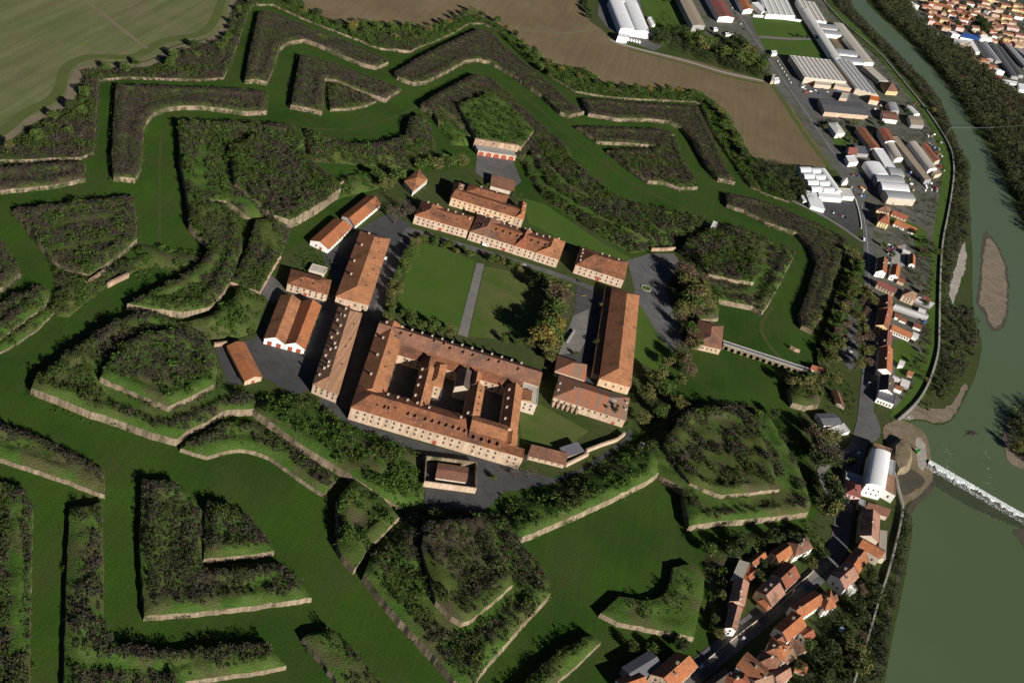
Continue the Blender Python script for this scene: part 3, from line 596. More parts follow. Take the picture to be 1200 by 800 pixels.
patch('river_bank', '1060,493 1053,485 1075,470 1090,480 1112,478 1130,448 1134,452 1128,466 1117,489 1100,497 1080,490', 'sand', .18, smooth=1, wob=1.5)
patch('sandbar', '1157,275 1170,292 1180,320 1179,372 1168,386 1160,380 1155,362 1147,355 1151,325 1153,295', 'sand', .2, smooth=1, wob=2.5)
patch('sandbar', '1154,268 1159,274 1172,290 1183,320 1182,375 1169,391 1158,384 1152,364 1143,356 1148,325 1150,292', 'wet_mud', .12, smooth=1, wob=2)
patch('gravel_bar', '1131,283 1133,300 1131,315 1123,340 1117,358 1112,345 1114,330 1121,310 1125,292', 'pale_gravel', .2, smooth=0, wob=1.8)
patch('sandbar', '1174,508 1180,535 1188,547 1230,560 1230,480 1185,490', 'sand', .2, smooth=1, wob=2)
patch('sandbar', '1186,622 1200,618 1230,620 1230,660 1205,650 1196,634', 'wet_mud', .2, smooth=1, wob=2)
patch('worksite', '1036,497 1055,490 1075,500 1087,510 1091,540 1094,560 1084,574 1062,592 1056,590 1050,550 1042,525 1034,510', 'worksite_earth', .22, smooth=1, wob=1.2)
patch('river_bank', '1062,590 1085,572 1092,560 1098,567 1088,580 1068,597 1066,625 1060,650 1052,690 1040,740 1030,800 1024,800 1036,740 1050,680 1058,630', 'wet_mud', .16, smooth=1, wob=1)
patch('town_ground', '1050,-90 1062,-5 1074,22 1092,38 1112,46 1130,62 1150,84 1175,104 1230,130 1330,130 1330,-90', 'town_ground', .08)
# roads
road = '846,-40 857,0 865,16 876,32 889,51 902,70 915,84 937,120 962,155 985,190 1001,212 1010,237 1016,262 1018,290 1020,325 1020,375 1020,425 1016,462 1014,492 1009,512 1000,540 992,575 988,610 984,638 968,664 938,691 901,716 868,743 838,768 800,800 760,835'
ribbon('road', road, 13, 'asphalt', .2)
ribbon('pavement', '978,655 952,675 918,700 880,731 846,760 812,790', 4.5, 'gravel', .24)
patch('road', '1008,488 1022,478 1033,500 1030,516 1012,520 1000,512', 'asphalt', .23, smooth=1)
ribbon('path', '1003,520 985,535 967,545 960,556 970,575 980,592', 6, 'gravel', .22)
ribbon('path', '928,235 945,243 975,258 1012,284', 6, 'gravel', .2)
patch('yard', '991,372 1004,364 1006,426 996,434 984,416', 'asphalt', .2)
for s_ in ('857,1 876,33 902,70 937,121 985,191', '1010,238 1018,290 1020,400'): ribbon('road', s_, .35, 'road_paint', .23)
# fortress ground
patch('moat_lawn', '-60,180 30,187 110,176 112,92 262,90 292,4 320,2 440,54 480,60 567,24 650,88 700,108 818,117 866,200 900,225 960,250 1000,285 985,330 955,420 960,450 935,490 960,600 900,660 860,690 840,745 790,790 740,850 -80,850 -120,500', 'moat_lawn', .06)
ribbon('path', '187,290 187,250 187,200 188,165 193,147 215,141 300,141 368,152 420,152 470,135 520,108 545,92 566,84 590,92 630,125 690,180 760,227 830,255 900,277', 2.2, 'moat_path', .1)
ribbon('path', '905,360 890,380 897,400 915,420', 4, 'moat_path', .1)
patch('citadel_ground', '330,300 430,230 480,205 560,195 620,240 680,262 740,302 800,300 838,350 838,470 800,470 740,510 690,548 590,572 500,545 405,500 330,460 260,450 250,405 300,390', 'ground_green', .09)
patch('lawn', '612,232 640,240 672,262 705,284 742,304 735,306 665,284 620,262', 'lawn', .13, smooth=0)
patch('lawn', '785,410 838,412 838,472 815,480 785,470 770,440', 'moat_lawn', .13)
patch('yard', '252,408 300,396 330,346 345,342 395,345 395,395 370,455 345,462 310,442 300,449 268,450', 'dark_asphalt', .13)
patch('yard', '306,343 318,322 334,338 337,352 314,352', 'asphalt', .14)
patch('yard', '378,300 432,262 455,250 480,262 484,280 472,300 460,330 442,372 412,482 440,510 372,474 395,395 398,340', 'dark_asphalt', .135)
ribbon('road', '480,268 470,290 458,318 446,350 441,375', 7, 'asphalt', .18); ribbon('road', '478,268 500,275 550,290 600,305 655,322 695,338', 7.5, 'asphalt', .19)
patch('piazza', '735,305 762,297 792,297 798,312 780,335 788,365 800,395 788,412 770,390 752,360 738,352 744,340', 'asphalt', .16)
patch('yard', '676,335 712,342 700,455 652,445 656,415 662,395 672,375', 'dark_asphalt', .16); patch('yard', '672,370 690,362 686,400 680,412 654,416 662,395', 'gravel', .2)
patch('yard', '376,472 408,492 500,520 610,550 650,560 688,546 732,513 738,500 742,512 700,545 650,566 600,575 592,575 575,592 555,604 500,604 496,570 486,528 420,506', 'dark_asphalt', .15)
patch('yard', '559,182 601,188 611,213 600,222 575,215 557,202', 'asphalt', .15)
patch('path', '558.5,308 567.5,309.5 548,395 536.5,392', 'gravel', .2)
patch('lawn', '487,283 520,291 557,306 537,391 500,384 462,362', 'lawn', .15, smooth=0); patch('lawn', '568,312 612,320 640,350 655,394 622,401 549,394', 'dry_lawn', .155)
patch('lawn', '607,476 625,470 645,480 690,505 660,528 612,520', 'dry_lawn', .15)
patch('lawn', '750,355 790,410 780,440 742,420', 'lawn', .14)
patch('yard', '462,400 600,430 585,520 455,480', 'dark_asphalt', .17)  # courtyard floors: the deep shade is put into a dark ground colour
# ================================================================= earthworks
BR = dict(mat='scrub_brown', dens=.28, k=34, r=(.7, 2.0), size=.42, hs=1.2); MX = dict(mat='scrub_mixed', dens=.15, k=55, r=(.9, 3.0), hs=1.1, size=.45, clump=-.95); GR = dict(mat='scrub_green', dens=.08, k=50, r=(1.1, 3.0), hs=1.0, size=.45, clump=-.35); GT = dict(mat='scrub_mixed', dens=.014, k=140, r=(2.8, 5.2), size=.45, hs=1.05); GB = dict(mat='scrub_green', dens=.035, k=80, r=(2.0, 4.6), size=.5, clump=-.1); PT = dict(mat='scrub_mixed', dens=.16, k=52, r=(.9, 2.8), hs=1.05, size=.45, clump=.0)
def W(name, label, cat, s, h, *br, **kw):
    near = np.mean([float(t.rstrip('s').split(',')[1]) for t in s.split()]) > 300; kw.setdefault('crest', 0 if name in ('glacis', 'earth_bank') else 2.4 if near else 1.6); kw.setdefault('sp', 3.2)
    kw.setdefault('lip', 5 if np.mean([float(t.rstrip('s').split(',')[1]) for t in s.split()]) > 330 else 1.2)
    return plateau(name, label, cat, s, h, brush=list(br), **kw)
W('counterguard', 'dark L-shaped counterguard at the moat corner below the pale green field', 'counterguard', '136,99 172,101 260,104 313,108 313,130 290,131 260,127 235,124 215,124 195,126 180,132 172,141 168,152 167,170 166,195 158,209 133,207 131,180 133,140', 4.2, BR, wmat='old_brick', foot=.3)
W('counterguard', 'bent scrub-covered counterguard wrapped round the slotted ravelin', 'counterguard', '303,15 312,14 330,20 362,32 400,47 430,59 452,69 455,73 441,78 427,75 405,66 372,51 357,46 337,49 327,57 320,80 313,96 300,93 287,94 293,60', 4.2, BR, wmat='old_brick', foot=.3)
W('counterguard', 'long bent counterguard reaching down beside the brown ploughed field', 'counterguard', '462,85 495,65 525,50 560,34 575,38 600,62 625,82 650,103 667,120 685,131 666,135 657,131 637,112 615,97 600,86 575,72 560,69 545,71 525,82 500,95 485,97 466,90', 4.2, BR, wmat='old_brick', foot=.3)
W('ravelin', 'triangular ravelin arm on the far side of the narrow slot, bare brown', 'ravelin', '341,123 352,64 367,68 400,77 435,91 470,104 452,116 425,107 395,94 381,92 378,131 368,128', 4.4, BR, wmat='old_brick', foot=.3)
W('ravelin', 'low grassy gorge of the slotted ravelin with pale brick end walls', 'ravelin', '387,128 384,100 396,98 424,110 441,118 430,123 410,127', 2.6, MX, tmat='turf', wmat='old_brick', foot=.3)
W('counterguard', 'angled counterguard with brown scrub at the corner of the ploughed field', 'counterguard', '682,116 705,117 750,121 817,125 825,140 840,170 852,197 862,213 842,209 830,197 812,165 800,150 785,142 760,139 727,139 707,136 690,133', 4.2, BR, wmat='old_brick', foot=.3)
W('ravelin', 'narrow brick-faced upper strip of the ravelin below the field corner', 'ravelin', '677,149 725,150 775,152 790,157 776,172 745,168 702,166', 3.5, BR, wmat='old_brick', foot=.3)
W('ravelin', 'bushy lower half of the ravelin with two pale brick ends', 'ravelin', '712,176 765,176 780,160 791,160 800,185 818,219 796,220 778,213 760,212 741,199', 3.8, MX, wmat='old_brick', foot=.3)
W('counterguard', 'curving scrub bank along the far side of the eastern moat', 'counterguard', '851,227 875,231 900,237 940,255 970,268 992,280 996,286 987,299 975,335 962,372 952,388 940,382 937,365 948,338 957,308 950,290 934,273 900,261 872,246 852,240', 3.8, BR, wmat='old_brick', foot=.3)
# main body
for s_, w_ in (('262,228 285,236 303,250 314,264 318,288', 8), ('240,170 234,196 240,222', 6), ('220,205 232,218 262,228', 5), ('604,690 578,714 550,735 528,730 502,706', 6), ('110,440 150,471 197,488 240,473 266,452', 6), ('800,562 842,590 918,584 926,555 908,505 895,488', 8), ('730,548 770,538 800,560', 7), ('520,128 545,150 556,168', 6), ('800,330 828,340 880,342 900,312 895,284', 6), ('790,285 802,300 826,330', 4), ('620,180 640,215 676,240 720,262 760,280', 5), ('640,190 665,215 700,235', 4), ('330,500 380,535 430,570', 5), ('225,505 262,488 300,488 340,510', 4), ('250,520 285,512 320,528 370,562', 4), ('175,352 215,334 240,318 256,300', 4), ('180,378 225,382 265,365', 4), ('80,690 95,640 105,610', 5), ('85,770 150,778 240,776', 5), ('20,590 22,680 18,760', 4), ('110,150 200,112 290,116', 3), ('700,127 760,130 800,140', 3), ('60,265 95,255 140,250', 4), ('60,290 100,285 140,275', 4)): clear_path(s_, w_)
nw = W('bastion', 'north-western bastion with green bushes and brown scrub behind the round moat corner', 'bastion', '210,143 250,144 297,145 330,147 352,150 357,166 356,185s 390,215s 370,240s 330,262s 300,260s 287,249 265,236 246,234 235,246 221,239 218,220 212,190', 5.3, MX, GB, soft=18, tmat='bright_turf')
W('cavalier', 'inner raised block of the north-western bastion covered in shrubs', 'cavalier', '268,172 300,160 345,172 385,205 400,220 372,240 340,258 322,252 275,215', 8.8, GT, GB, MX, tmat='turf')
W('rampart', 'north-western curtain rampart sagging between two bastions', 'rampart', '357,152 380,158 412,170 445,168 475,160 480,141 492,132 505,150s 512,180s 480,198s 440,195s 400,192s 365,190s', 4.8, MX, GB, soft=16)
W('bastion', 'northern bastion reaching towards the ploughed field', 'bastion', '494,122 512,110 557,87 575,92 597,110 615,129 640,150 660,168 682,198 660,190s 630,185s 612,192s 560,165s 530,160s 508,140s', 5.7, BR, soft=16)
W('cavalier', 'high green block of the northern bastion above the red arches', 'cavalier', '536,122 572,110 590,118 612,138 626,152 611,172 560,163 552,150', 9.6, GB, GR, tmat='bright_turf')
W('rampart', 'grass ramp sloping down left of the red-arched casemates', 'rampart', '505,126 520,120 534,122 552,152 556,172s 530,170s 514,150s', 4.5, GR, tmat='bright_turf', soft=10)
W('rampart', 'north-eastern curtain rampart between lawn and main moat', 'rampart', '640,166 660,172 682,199 720,228 750,242 787,247 810,252 828,258 800,285s 765,292s 740,297s 707,279s 675,257s 642,238s 618,205s 612,190s', 5.1, GT, MX, GB, soft=18, tmat='bright_turf')
W('bastion', 'eastern bastion with a stone sentry hut on its shoulder', 'bastion', '838,266 866,266 892,276 912,287 932,296 915,330 900,357 893,366 883,359 862,355 843,351 825,340s 800,318s 790,297s 797,282s', 4.6, MX, soft=14, tmat='bright_turf')
W('cavalier', 'square inner block of the eastern bastion with tan lower wall', 'cavalier', '803,284 835,268 868,272 891,291 884,331 856,327 831,321', 8.8, GT, MX, GB, tmat='bright_turf')
W('rampart', 'short grass bank between the piazza and the eastern gatehouse', 'rampart', '843,352 842,373 820,374 800,350s 800,330s 820,340s', 3.2, GR, soft=10)
W('bastion', 'south-eastern bastion whose brick face looks over the southern moat', 'bastion', '772,554 800,573 808,616 837,611 900,606 948,600 951,586 935,545 915,510 899,484 880,478s 840,470s 790,480s 765,500s 745,520s 720,540s 750,555s', 5.0, PT, dict(GB, dens=.008), dict(GT, clump=.0, dens=.01), soft=22, tmat='bright_turf')
W('cavalier', 'overgrown inner block of the south-eastern bastion edged by a thin tan wall', 'cavalier', '778,520 800,482 850,478 886,492 902,535 913,573 880,577 845,580 808,566', 8.4, PT, dict(GB, dens=.01), dict(GT, clump=.0, dens=.012), tmat='turf')
W('rampart', 'south-eastern curtain rampart with long brick face beside the dark moat', 'rampart', '607,632 682,600 725,580 760,562 772,554 765,525s 740,520s 690,552s 640,575s 600,585s 585,605s', 5.1, GB, GR, soft=18, tmat='bright_turf')
W('bastion', 'southern bastion pointing down between two moat arms', 'bastion', '427,673 455,709 485,743 507,765 532,796 552,812 563,788 600,745 645,695 640,670 622,650 608,632 585,606s 570,600s 500,598s 475,602s 440,640s', 5.3, MX, dict(GB, dens=.012), soft=14, tmat='bright_turf')
W('cavalier', 'pentagonal inner block of the southern bastion with a thin tan edge', 'cavalier', '511,704 530,722 541,729 551,727 601,685 598,668 569,614 560,606 500,610 494,640', 9.2, dict(BR, s='520,610 560,610 592,665 590,680 545,700 520,660', dens=.2), PT, dict(GT, clump=.2, dens=.012), tmat='turf')
W('rampart', 'detached flank bank left of the southern bastion beyond a dark trench', 'rampart', '396,644 415,667 430,645 468,606 450,585 415,560 395,585', 4.2, GB)
W('rampart', 'south-western curtain rampart thick with green bushes', 'rampart', '297,479 325,500 352,520 385,540 412,557 450,582 478,600s 498,595s 495,560s 488,530s 440,512s 405,498s 372,474s 340,465s 300,466s', 5.5, GB, GR, GB, soft=22, tmat='bright_turf')
W('rampart', 'low outer ledge with thin brick edge under the south-western curtain', 'rampart', '212,526 242,535 262,529 282,526 300,529 315,535 337,550 360,567 380,579 395,560 330,515 300,496 262,495 232,512', 2.6, GR, MX, tmat='bright_turf', wmat='scarp_brick')
W('bastion', 'western bastion with a long cracked brick face over the wide moat', 'bastion', '37,455 67,466 100,480 137,492 175,506 207,515 217,506 240,495 262,481 297,479 300,466s 265,452s 250,408s 235,385s 200,375s 165,368 130,378 100,398 65,425 40,444', 5.0, MX, soft=12, tmat='bright_turf')
W('cavalier', 'inner block of the western bastion with grass slope and brown scrub', 'cavalier', '118,442 125,425 145,402 178,388 215,388 245,408 254,430 252,449 225,464 197,476 160,461', 9.2, dict(BR, s='130,425 150,398 215,385 250,410 250,440 200,450 140,440'), dict(GB, dens=.02), tmat='bright_turf')
W('rampart', 'winding outer bank of the western curtain above the wide moat', 'rampart', '150,356 175,343 215,324 236,308 246,288 222,264 222,243 246,238 264,240 281,254 284,288 275,318 262,342 245,360 215,366 180,362', 4.8, GR, MX, tmat='bright_turf')
W('rampart', 'second green bank of the western curtain behind a dark trench', 'rampart', '170,372 200,374 240,372 268,356 282,334 300,345s 312,352s 300,390s 260,400s 245,400s 215,385s', 5.1, GB, GR, soft=14)
W('rampart', 'brick-fronted corner block above the small paved yard', 'rampart', '270,330 304,342 318,317 330,300s 340,270s 322,255 300,258 292,285 280,312', 4.5, GR, MX, wmat='clean_brick', soft=10)
W('rampart', 'bushy bank behind the pair of orange-roofed sheds', 'rampart', '340,262s 400,232s 440,222s 480,205s 480,198s 440,198s 400,205s 375,232s 345,250s', 3.2, GB, soft=9, tmat='bright_turf')
# western outworks
W('counterguard', 'narrow brown counterguard strip above the western ravelin', 'counterguard', '-30,198 40,193 92,189 100,191 100,209 60,217 0,223 -30,228', 3.5, BR, wmat='old_brick', foot=.3)
W('ravelin', 'western ravelin of four corners with a small round brick stub', 'ravelin', '16,245 50,241 100,236 157,229 160,252 160,280 140,298 105,322 76,316 62,304 45,283', 3.8, BR, dict(GB, dens=.03), wmat='old_brick', foot=.3)
W('counterguard', 'scrubby end of a counterguard at the picture edge below the western ravelin', 'counterguard', '-30,268 -5,275 5,285 25,320 3,337 -30,345', 3.5, BR, wmat='old_brick', foot=.3)
W('counterguard', 'grassy bank with two thin tan edges beside the wide western moat', 'counterguard', '-30,372 20,345 48,335 58,341 54,357 28,377 0,397 -30,415', 2.7, MX, foot=0.06, tmat='bright_turf')
W('counterguard', 'low outer bank along the wide western moat', 'counterguard', '-30,420 0,400 30,378 56,359 66,363 45,385 20,402 -30,430', 1.3, GR, foot=0.06, tmat='bright_turf')
W('counterguard', 'long bank on the left with scrub crest, grass slope and tan lower edge', 'counterguard', '-30,485 0,496 62,519 123,551 122,580 82,564 40,550 0,537 -30,527', 3.0, dict(BR, s='-30,483 0,494 62,517 123,549 122,568 80,545 0,515 -30,505'), tmat='bright_turf', foot=0.06)
W('counterguard', 'scrub bank at the left edge beside the straight mown moat arm', 'counterguard', '-40,555 0,565 30,574 39,600 37,650 36,700 33,850 -40,850', 2.7, MX, dict(BR, dens=.12), GR, foot=0.06, tmat='bright_turf')
W('counterguard', 'L-shaped bank at the bottom left between two mown moat arms', 'counterguard', '82,596 120,588 121,650 121,728 140,756 200,763 300,753 316,756 335,780 300,787 217,798 215,860 74,860 76,760 78,675', 3.0, dict(MX, dens=.14), dict(BR, dens=.08), tmat='bright_turf', foot=0.06)
W('ravelin', 'southern-western ravelin with dark scrub and a long tan lower wall', 'ravelin', '167,562 200,562 224,580 236,598 236,660 246,668 327,660 350,677 365,700 300,709 240,716 170,722 164,650', 3.5, dict(MX, dens=.08), dict(BR, s='164,560 236,598 236,668 330,660 350,677 280,690 240,700 166,705'), tmat='bright_turf', foot=0.06)
W('ravelin', 'small upper block of the ravelin with a pale wall beside a dark slot', 'ravelin', '241,588 262,590 291,604 308,625 321,645 300,649 239,655', 4.0, MX, dict(BR, dens=.12), foot=0.06, tmat='bright_turf')
W('counterguard', 'blunt grass bank with a thin grey edge at the bottom of the picture', 'counterguard', '355,748 365,740 388,738 405,752 425,775 448,800 475,850 430,850 395,797 375,772', 3.2, dict(MX, dens=.06), tmat='bright_turf', wmat='grey_brick', foot=0.06)
rv = W('ravelin', 'grassy ravelin with a curved inner side in the southern moat', 'ravelin', '704,718 725,699 737,700 750,703 762,703 772,700 780,695 787,684 789,665 810,660 820,667 826,677 824,700 820,715 813,746 770,738 725,729', 3.5, dict(GR, s='730,705 775,705 795,675 812,672 812,690 800,725 740,722', dens=.05), tmat='bright_turf', foot=0.06, crest=1.2, rough=.4)
W('counterguard', 'grass bank at the bottom with brick side facing the houses', 'counterguard', '683,746 692,743 704,752 680,775 652,800 620,845 560,850 590,820 618,795 650,765', 3.2, dict(MX, s='683,746 692,743 697,752 640,800 590,845 590,820 618,795 650,765'), tmat='bright_turf', foot=0.06)
W('earth_mound', 'steep heap of tan earth on the worksite beside the weir', 'earth mound', '1050,522 1058,514 1066,517 1068,530 1063,545 1055,549 1049,540', 4.5, wmat='worksite_soil', tmat='worksite_soil', bat=.9, foot=0, crest=.6, lip=0)
patch('worksite', '1044,500 1056,496 1066,500 1070,510 1058,509 1048,514', 'sand', .26, smooth=1, wob=1)
patch('worksite', '1052,552 1066,548 1080,556 1086,566 1070,576 1056,582', 'wet_mud', .25, smooth=1, wob=1)
patch('worksite', '1072,512 1082,514 1086,530 1086,548 1078,552 1074,535', 'pale_gravel', .255, smooth=1, wob=1)
# glacis: the ground outside the moat, held by a low counterscarp
W('glacis', 'tree-grown outer bank along the pale green field with broken brick edge', 'glacis', '-30,187 30,187 60,185 95,184 110,178 113,130 115,93 150,90 200,92 233,93 262,91 275,60 285,30 293,8 300,3 300,-30s 280,-10s 266,38s 250,52s 205,60s 178,82s 100,84s 94,98s 88,124s 40,150s 17,168s -30,180s', 2.3, dict(MX, clump=-9), dict(GB, dens=.03, mat='scrub_mixed', clump=-9), dict(GB, dens=.012), soft=16, bat=.3, crest=0, wmat='old_brick', foot=.42)
W('glacis', 'tree-grown outer bank along the brown ploughed field with broken brick edge', 'glacis', '300,5 320,5 332,11 357,22 382,32 422,47 437,54 450,57 482,60 494,54 512,47 530,39 550,27 567,27 585,37 600,52 625,75 650,92 675,107 705,112 735,115 775,117 815,119 822,122 832,150 850,175 867,200 880,218 900,228 925,236 920,215s 885,192s 864,155s 850,130s 820,108s 750,103s 710,100s 687,82s 650,78s 620,61s 597,38s 557,18s 530,27s 500,37s 475,32s 405,31s 375,20s 345,2s 300,-10s', 2.3, dict(GB, dens=.045, clump=-9), GR, soft=14, bat=.3, wmat='old_brick', foot=.42)
W('glacis', 'bushy bank with brick stub between the two northern counterguards', 'glacis', '440,52 460,57 482,60 492,53 488,42s 465,36s 445,40s', 3.3, BR, soft=8, wmat='old_brick', foot=.42)
W('glacis', 'eastern outer bank under the roadside trees', 'glacis', '1000,290 983,335 968,385 958,418 962,438 972,430s 984,400s 996,350s 1006,292s', 2.4, GB, GR, soft=14, foot=.42)
W('earth_bank', 'hedge bank closing the mown moat arm below the western ravelin', 'bank', '160,300s 162,283s 190,292s 235,298s 245,310s 222,322s 180,312s 140,322s 112,332s 108,325s', 2.7, GB, soft=8)
W('earth_bank', 'bushy mound with a pale brick stub below the western ravelin', 'bank', '62,318s 76,316s 105,325s 150,305s 160,318s 120,340s 80,372s 60,370s 66,340s', 3.6, GB, MX, soft=9)
W('earth_bank', 'tall hedge bank curling round the southern ravelin towards the houses', 'bank', '826,640s 870,625s 930,620s 965,630s 900,645s 860,680s 855,740s 835,745s 830,690s', 2.7, GB, soft=9)
W('redoubt', 'small scrub block with a slanting tan foot near the weir road', 'redoubt', '929,472 945,476 960,473 966,460 950,445 935,440 925,455', 4.8, GB)
# free-standing brick fragments
for lab, s_, h_ in (('short grey brick wall end below the western ravelin', '126,337 137,331 150,325', 4), ('pale broken wall end on the bushy mound', '100,337 110,331 121,323', 5), ('slanting tan wall through the north-western bastion', '341,257 360,243 380,230 401,217', 4),
    ('low tan wall across the moat beside the bridge hut', '925,408 930,411 936,413', 3), ('pale wall at the foot of the long orange shed yard', '250,406 258,405 266,404', 3), ('long tan wall over the trench east of the piazza', '762,294 776,294 790,293', 3.5)):
    wall_line('brick_wall', lab, s_, h_, 1.6, 'clean_brick')
# ================================================================= the citadel's buildings
OB = np.array([-81.85, 537.63]); UB = np.array([.99286, .11926]); NB = np.array([-.11926, .99286])
def wing(o, x0, x1, y0, y1, he, **kw): return shell(o, OB + UB * x0 + NB * y0, UB * (x1 - x0), NB * (y1 - y0), he, **kw)
c0 = OB + UB * 59 + NB * 50
q = empty('barracks', (c0[0], c0[1], 0), 'huge four-winged barracks with tiled roofs round three dark courtyards', 'barracks')
TD = 'red_door'
wing(q, 0, 78.5, -.5, 25, 10.6, roof='hip', ax='u', rh=4.2, wall='cream', rmat='old_tile', win=(2, 4.9, 3.0), wside=(0,), inset=10, doors=((0, .74, 2.6, 3.4, TD),),
     chim=[(.26 + .085 * i, .8) for i in range(5)] + [(.62, .72), (.9, .7)], dormers=[(f, .2) for f in (.27, .3, .47, .53, .62, .68, .74, .8, .86, .91, .96)], hatches=[(.35, .32), (.2, .25)])
wing(q, 78.5, 103, -.45, 9, 10.6, roof='shed', ax='u', rh=2.0, wall='cream', rmat='old_tile', win=(2, 4.9, 3.0), wside=(0,), over=.4, dormers=[(.15, .3), (.38, .3), (.6, .3), (.82, .3)])
wing(q, 78.3, 102.8, 8.6, 24.6, 12.9, roof='gable', ax='u', rh=2.2, wall='white', rmat='warm_tile', over=.3)
wing(q, 103, 116.5, -.4, 8.5, 10.3, roof='flat', wall='cream', rmat='old_tile', win=(2, 4.2, 3.0), wside=(0, 1)); wing(q, 102.9, 111, 8.5, 22.5, 9.6, roof='gable', ax='v', rh=2, wall='cream', rmat='warm_tile')
wing(q, .05, 18.6, 18, 103.4, 10.5, roof='hip', ax='v', rh=3.9, inset=.5, wall='cream', rmat='warm_tile', win=(2, 4.9, 3.0), wside=(1,), chim=[(.2, .3), (.47, .3), (.72, .3), (.96, .25)], hatches=[(.35, .7), (.55, .7), (.8, .72)])
wing(q, .1, 122, 83, 103.6, 10.7, roof='gable', ax='u', rh=4.1, wall='cream', rmat='brown_tile', win=(2, 4.9, 3.0), wside=(2,), chim=[(.07 + .062 * i, .93) for i in range(14)], dormers=[(.14, .3), (.2, .33), (.34, .4), (.4, .4), (.44, .3), (.52, .3), (.58, .3), (.68, .3), (.74, .35), (.86, .3)])
wing(q, 19, 110, 73.4, 83.4, 8.2, roof='shed', ax='u', rh=2.3, wall='cream', rmat='old_tile', win=(2, 5, 2.0), wside=(0,), over=.4)
wing(q, 36.6, 48, 17.5, 64.5, 10.4, roof='gable', ax='v', rh=2.9, wall='cream', rmat='warm_tile', win=(2, 5, 3), wside=(1, 0), chim=[(.25, .12), (.5, .12), (.7, .12), (.9, .12)])
wing(q, 44.5, 54, 47.5, 74.5, 10.6, roof='hip', ax='v', rh=2.3, wall='cream', rmat='warm_tile', win=(2, 3.5, 3), wside=(0, 1), hatches=[(.7, .3)]); wing(q, 37, 46, 60, 75, 10.8, roof='gable', ax='v', rh=2.6, wall='cream', rmat='old_tile')
wing(q, 72.8, 83.1, 24.6, 62, 10.4, roof='gable', ax='v', rh=2.8, wall='cream', rmat='warm_tile', win=(2, 5, 3), wside=(0, 1), hatches=[(.2, .75), (.4, .75), (.6, .75), (.8, .75)], chim=[(.05, .2)])
wing(q, 63, 73.5, 54, 75, 10.2, roof='gable', ax='v', rh=2.6, wall='beige', rmat='dark_tile'); wing(q, 73.5, 79, 60, 75, 10.9, roof='gable', ax='v', rh=2.2, wall='cream', rmat='warm_tile')
wing(q, 98.9, 110.2, 22.5, 74, 10.3, roof='gable', ax='v', rh=2.9, wall='cream', rmat='warm_tile', win=(2, 5, 3), wside=(1,), chim=[(.2, .15), (.45, .15), (.65, .15), (.85, .15)])
wing(q, 110.4, 122.2, 61.3, 82.8, 9.4, roof='flat', wall='beige', rmat='beige_sheet', win=(2, 4.5, 3), wside=(0, 1), over=.2); wing(q, 111, 117, 62, 74, 10.2, roof='shed', ax='v', rh=1.0, wall='ochre', rmat='warm_tile')
house('long barracks with orange right slope and dark left slope west of the lawn', (394, 347), (432, 357), (457, 280), 8, 'hip', 'v', 4.4, 'cream', 'warm_tile', 'barracks', 'barracks', inset=12, win=(1, 5.5, 3.5), chim=[(.3, .2), (.5, .15), (.75, .2), (.95, .3)], hatches=[(.2, .75), (.33, .7), (.45, .8), (.6, .72), (.72, .8), (.85, .7), (.95, .8), (.9, .65)], doors=((0, .45, 2, 3, TD),))
house('long barracks with ragged left slope full of broken chimneys', (367, 450), (396, 462), (424, 367), 7.6, 'hip', 'v', 3.8, 'cream', 'ragged_tile', 'barracks', 'barracks', inset=9, win=(2, 4, 2.2), wside=(0,), chim=[(.1 + .075 * i, .12 + .2 * ((i * 7) % 3) / 2) for i in range(12)] + [(.2, .34), (.42, .4), (.6, .3), (.83, .36)], hatches=[(.3, .8), (.5, .75), (.62, .85), (.8, .8)])
o = empty('garage_hall', tuple(at(345, 405)), 'double-gabled hall with red garage doors and white front', 'hall')
for A_, B_, C_, rm in (((310, 396), (334, 402.5), (352, 352.5), 'warm_tile'), ((334.5, 402.7), (357, 408.5), (376, 358), 'orange_tile')):
    a, b, c = at(*A_, 5), at(*B_, 5), at(*C_, 5); shell(o, a[:2], (b - a)[:2], (c - b)[:2], 5, 'gable', 'v', 2.9, 'white', rm, win=None, doors=((0, .28, 3, 3.4, TD), (0, .72, 3, 3.4, TD)))
house('two-storey cream house with hipped tile roof above the double-gabled hall', (337, 332), (384, 345), (388, 328), 6.8, 'hip', 'u', 2.6, 'cream', 'old_tile', 'barracks', 'barracks', win=(2, 4.6, 1.4), doors=((0, .47, 2.4, 2.8, TD),), hatches=[(.3, .3), (.6, .3)])
house('narrow orange-roofed shed standing alone in the dark yard', (287, 446), (307, 441), (286, 401), 4, 'gable', 'v', 1.8, 'cream', 'orange_tile', 'shed', 'shed', maxskew=.9, doors=((0, .5, 2.2, 2.4, TD),))
house('orange-roofed shed with white gable, lower of two on the slope', (364, 281.5), (385, 291.5), (412, 266), 4.6, 'gable', 'v', 2.6, 'white', 'orange_tile', 'shed', 'shed', win=(1, 5, 1.4), doors=((0, .6, 2, 2.6, TD),))
house('orange-roofed shed with white gable, upper of two on the slope', (401, 253), (415.5, 264.5), (446, 239), 4.6, 'gable', 'v', 2.6, 'white', 'orange_tile', 'shed', 'shed', win=(1, 5, 1.4), doors=((0, .65, 2, 2.6, TD),))
o1 = house('pink-cream barracks with hipped roofs facing the lawn, western of the pair', (486.5, 252), (549, 269.8), (555, 254), 8.4, 'hip', 'u', 3.6, 'pink', 'old_tile', 'barracks', 'barracks', inset=13, win=(2, 4.3, 1.6), chim=[(.12, .9), (.35, .85), (.52, .8), (.66, .8), (.8, .8), (.95, .7)], hatches=[(.2, .3), (.35, .35), (.5, .3), (.6, .25), (.74, .3), (.88, .3)], doors=((0, .5, 2.6, 3, TD),))
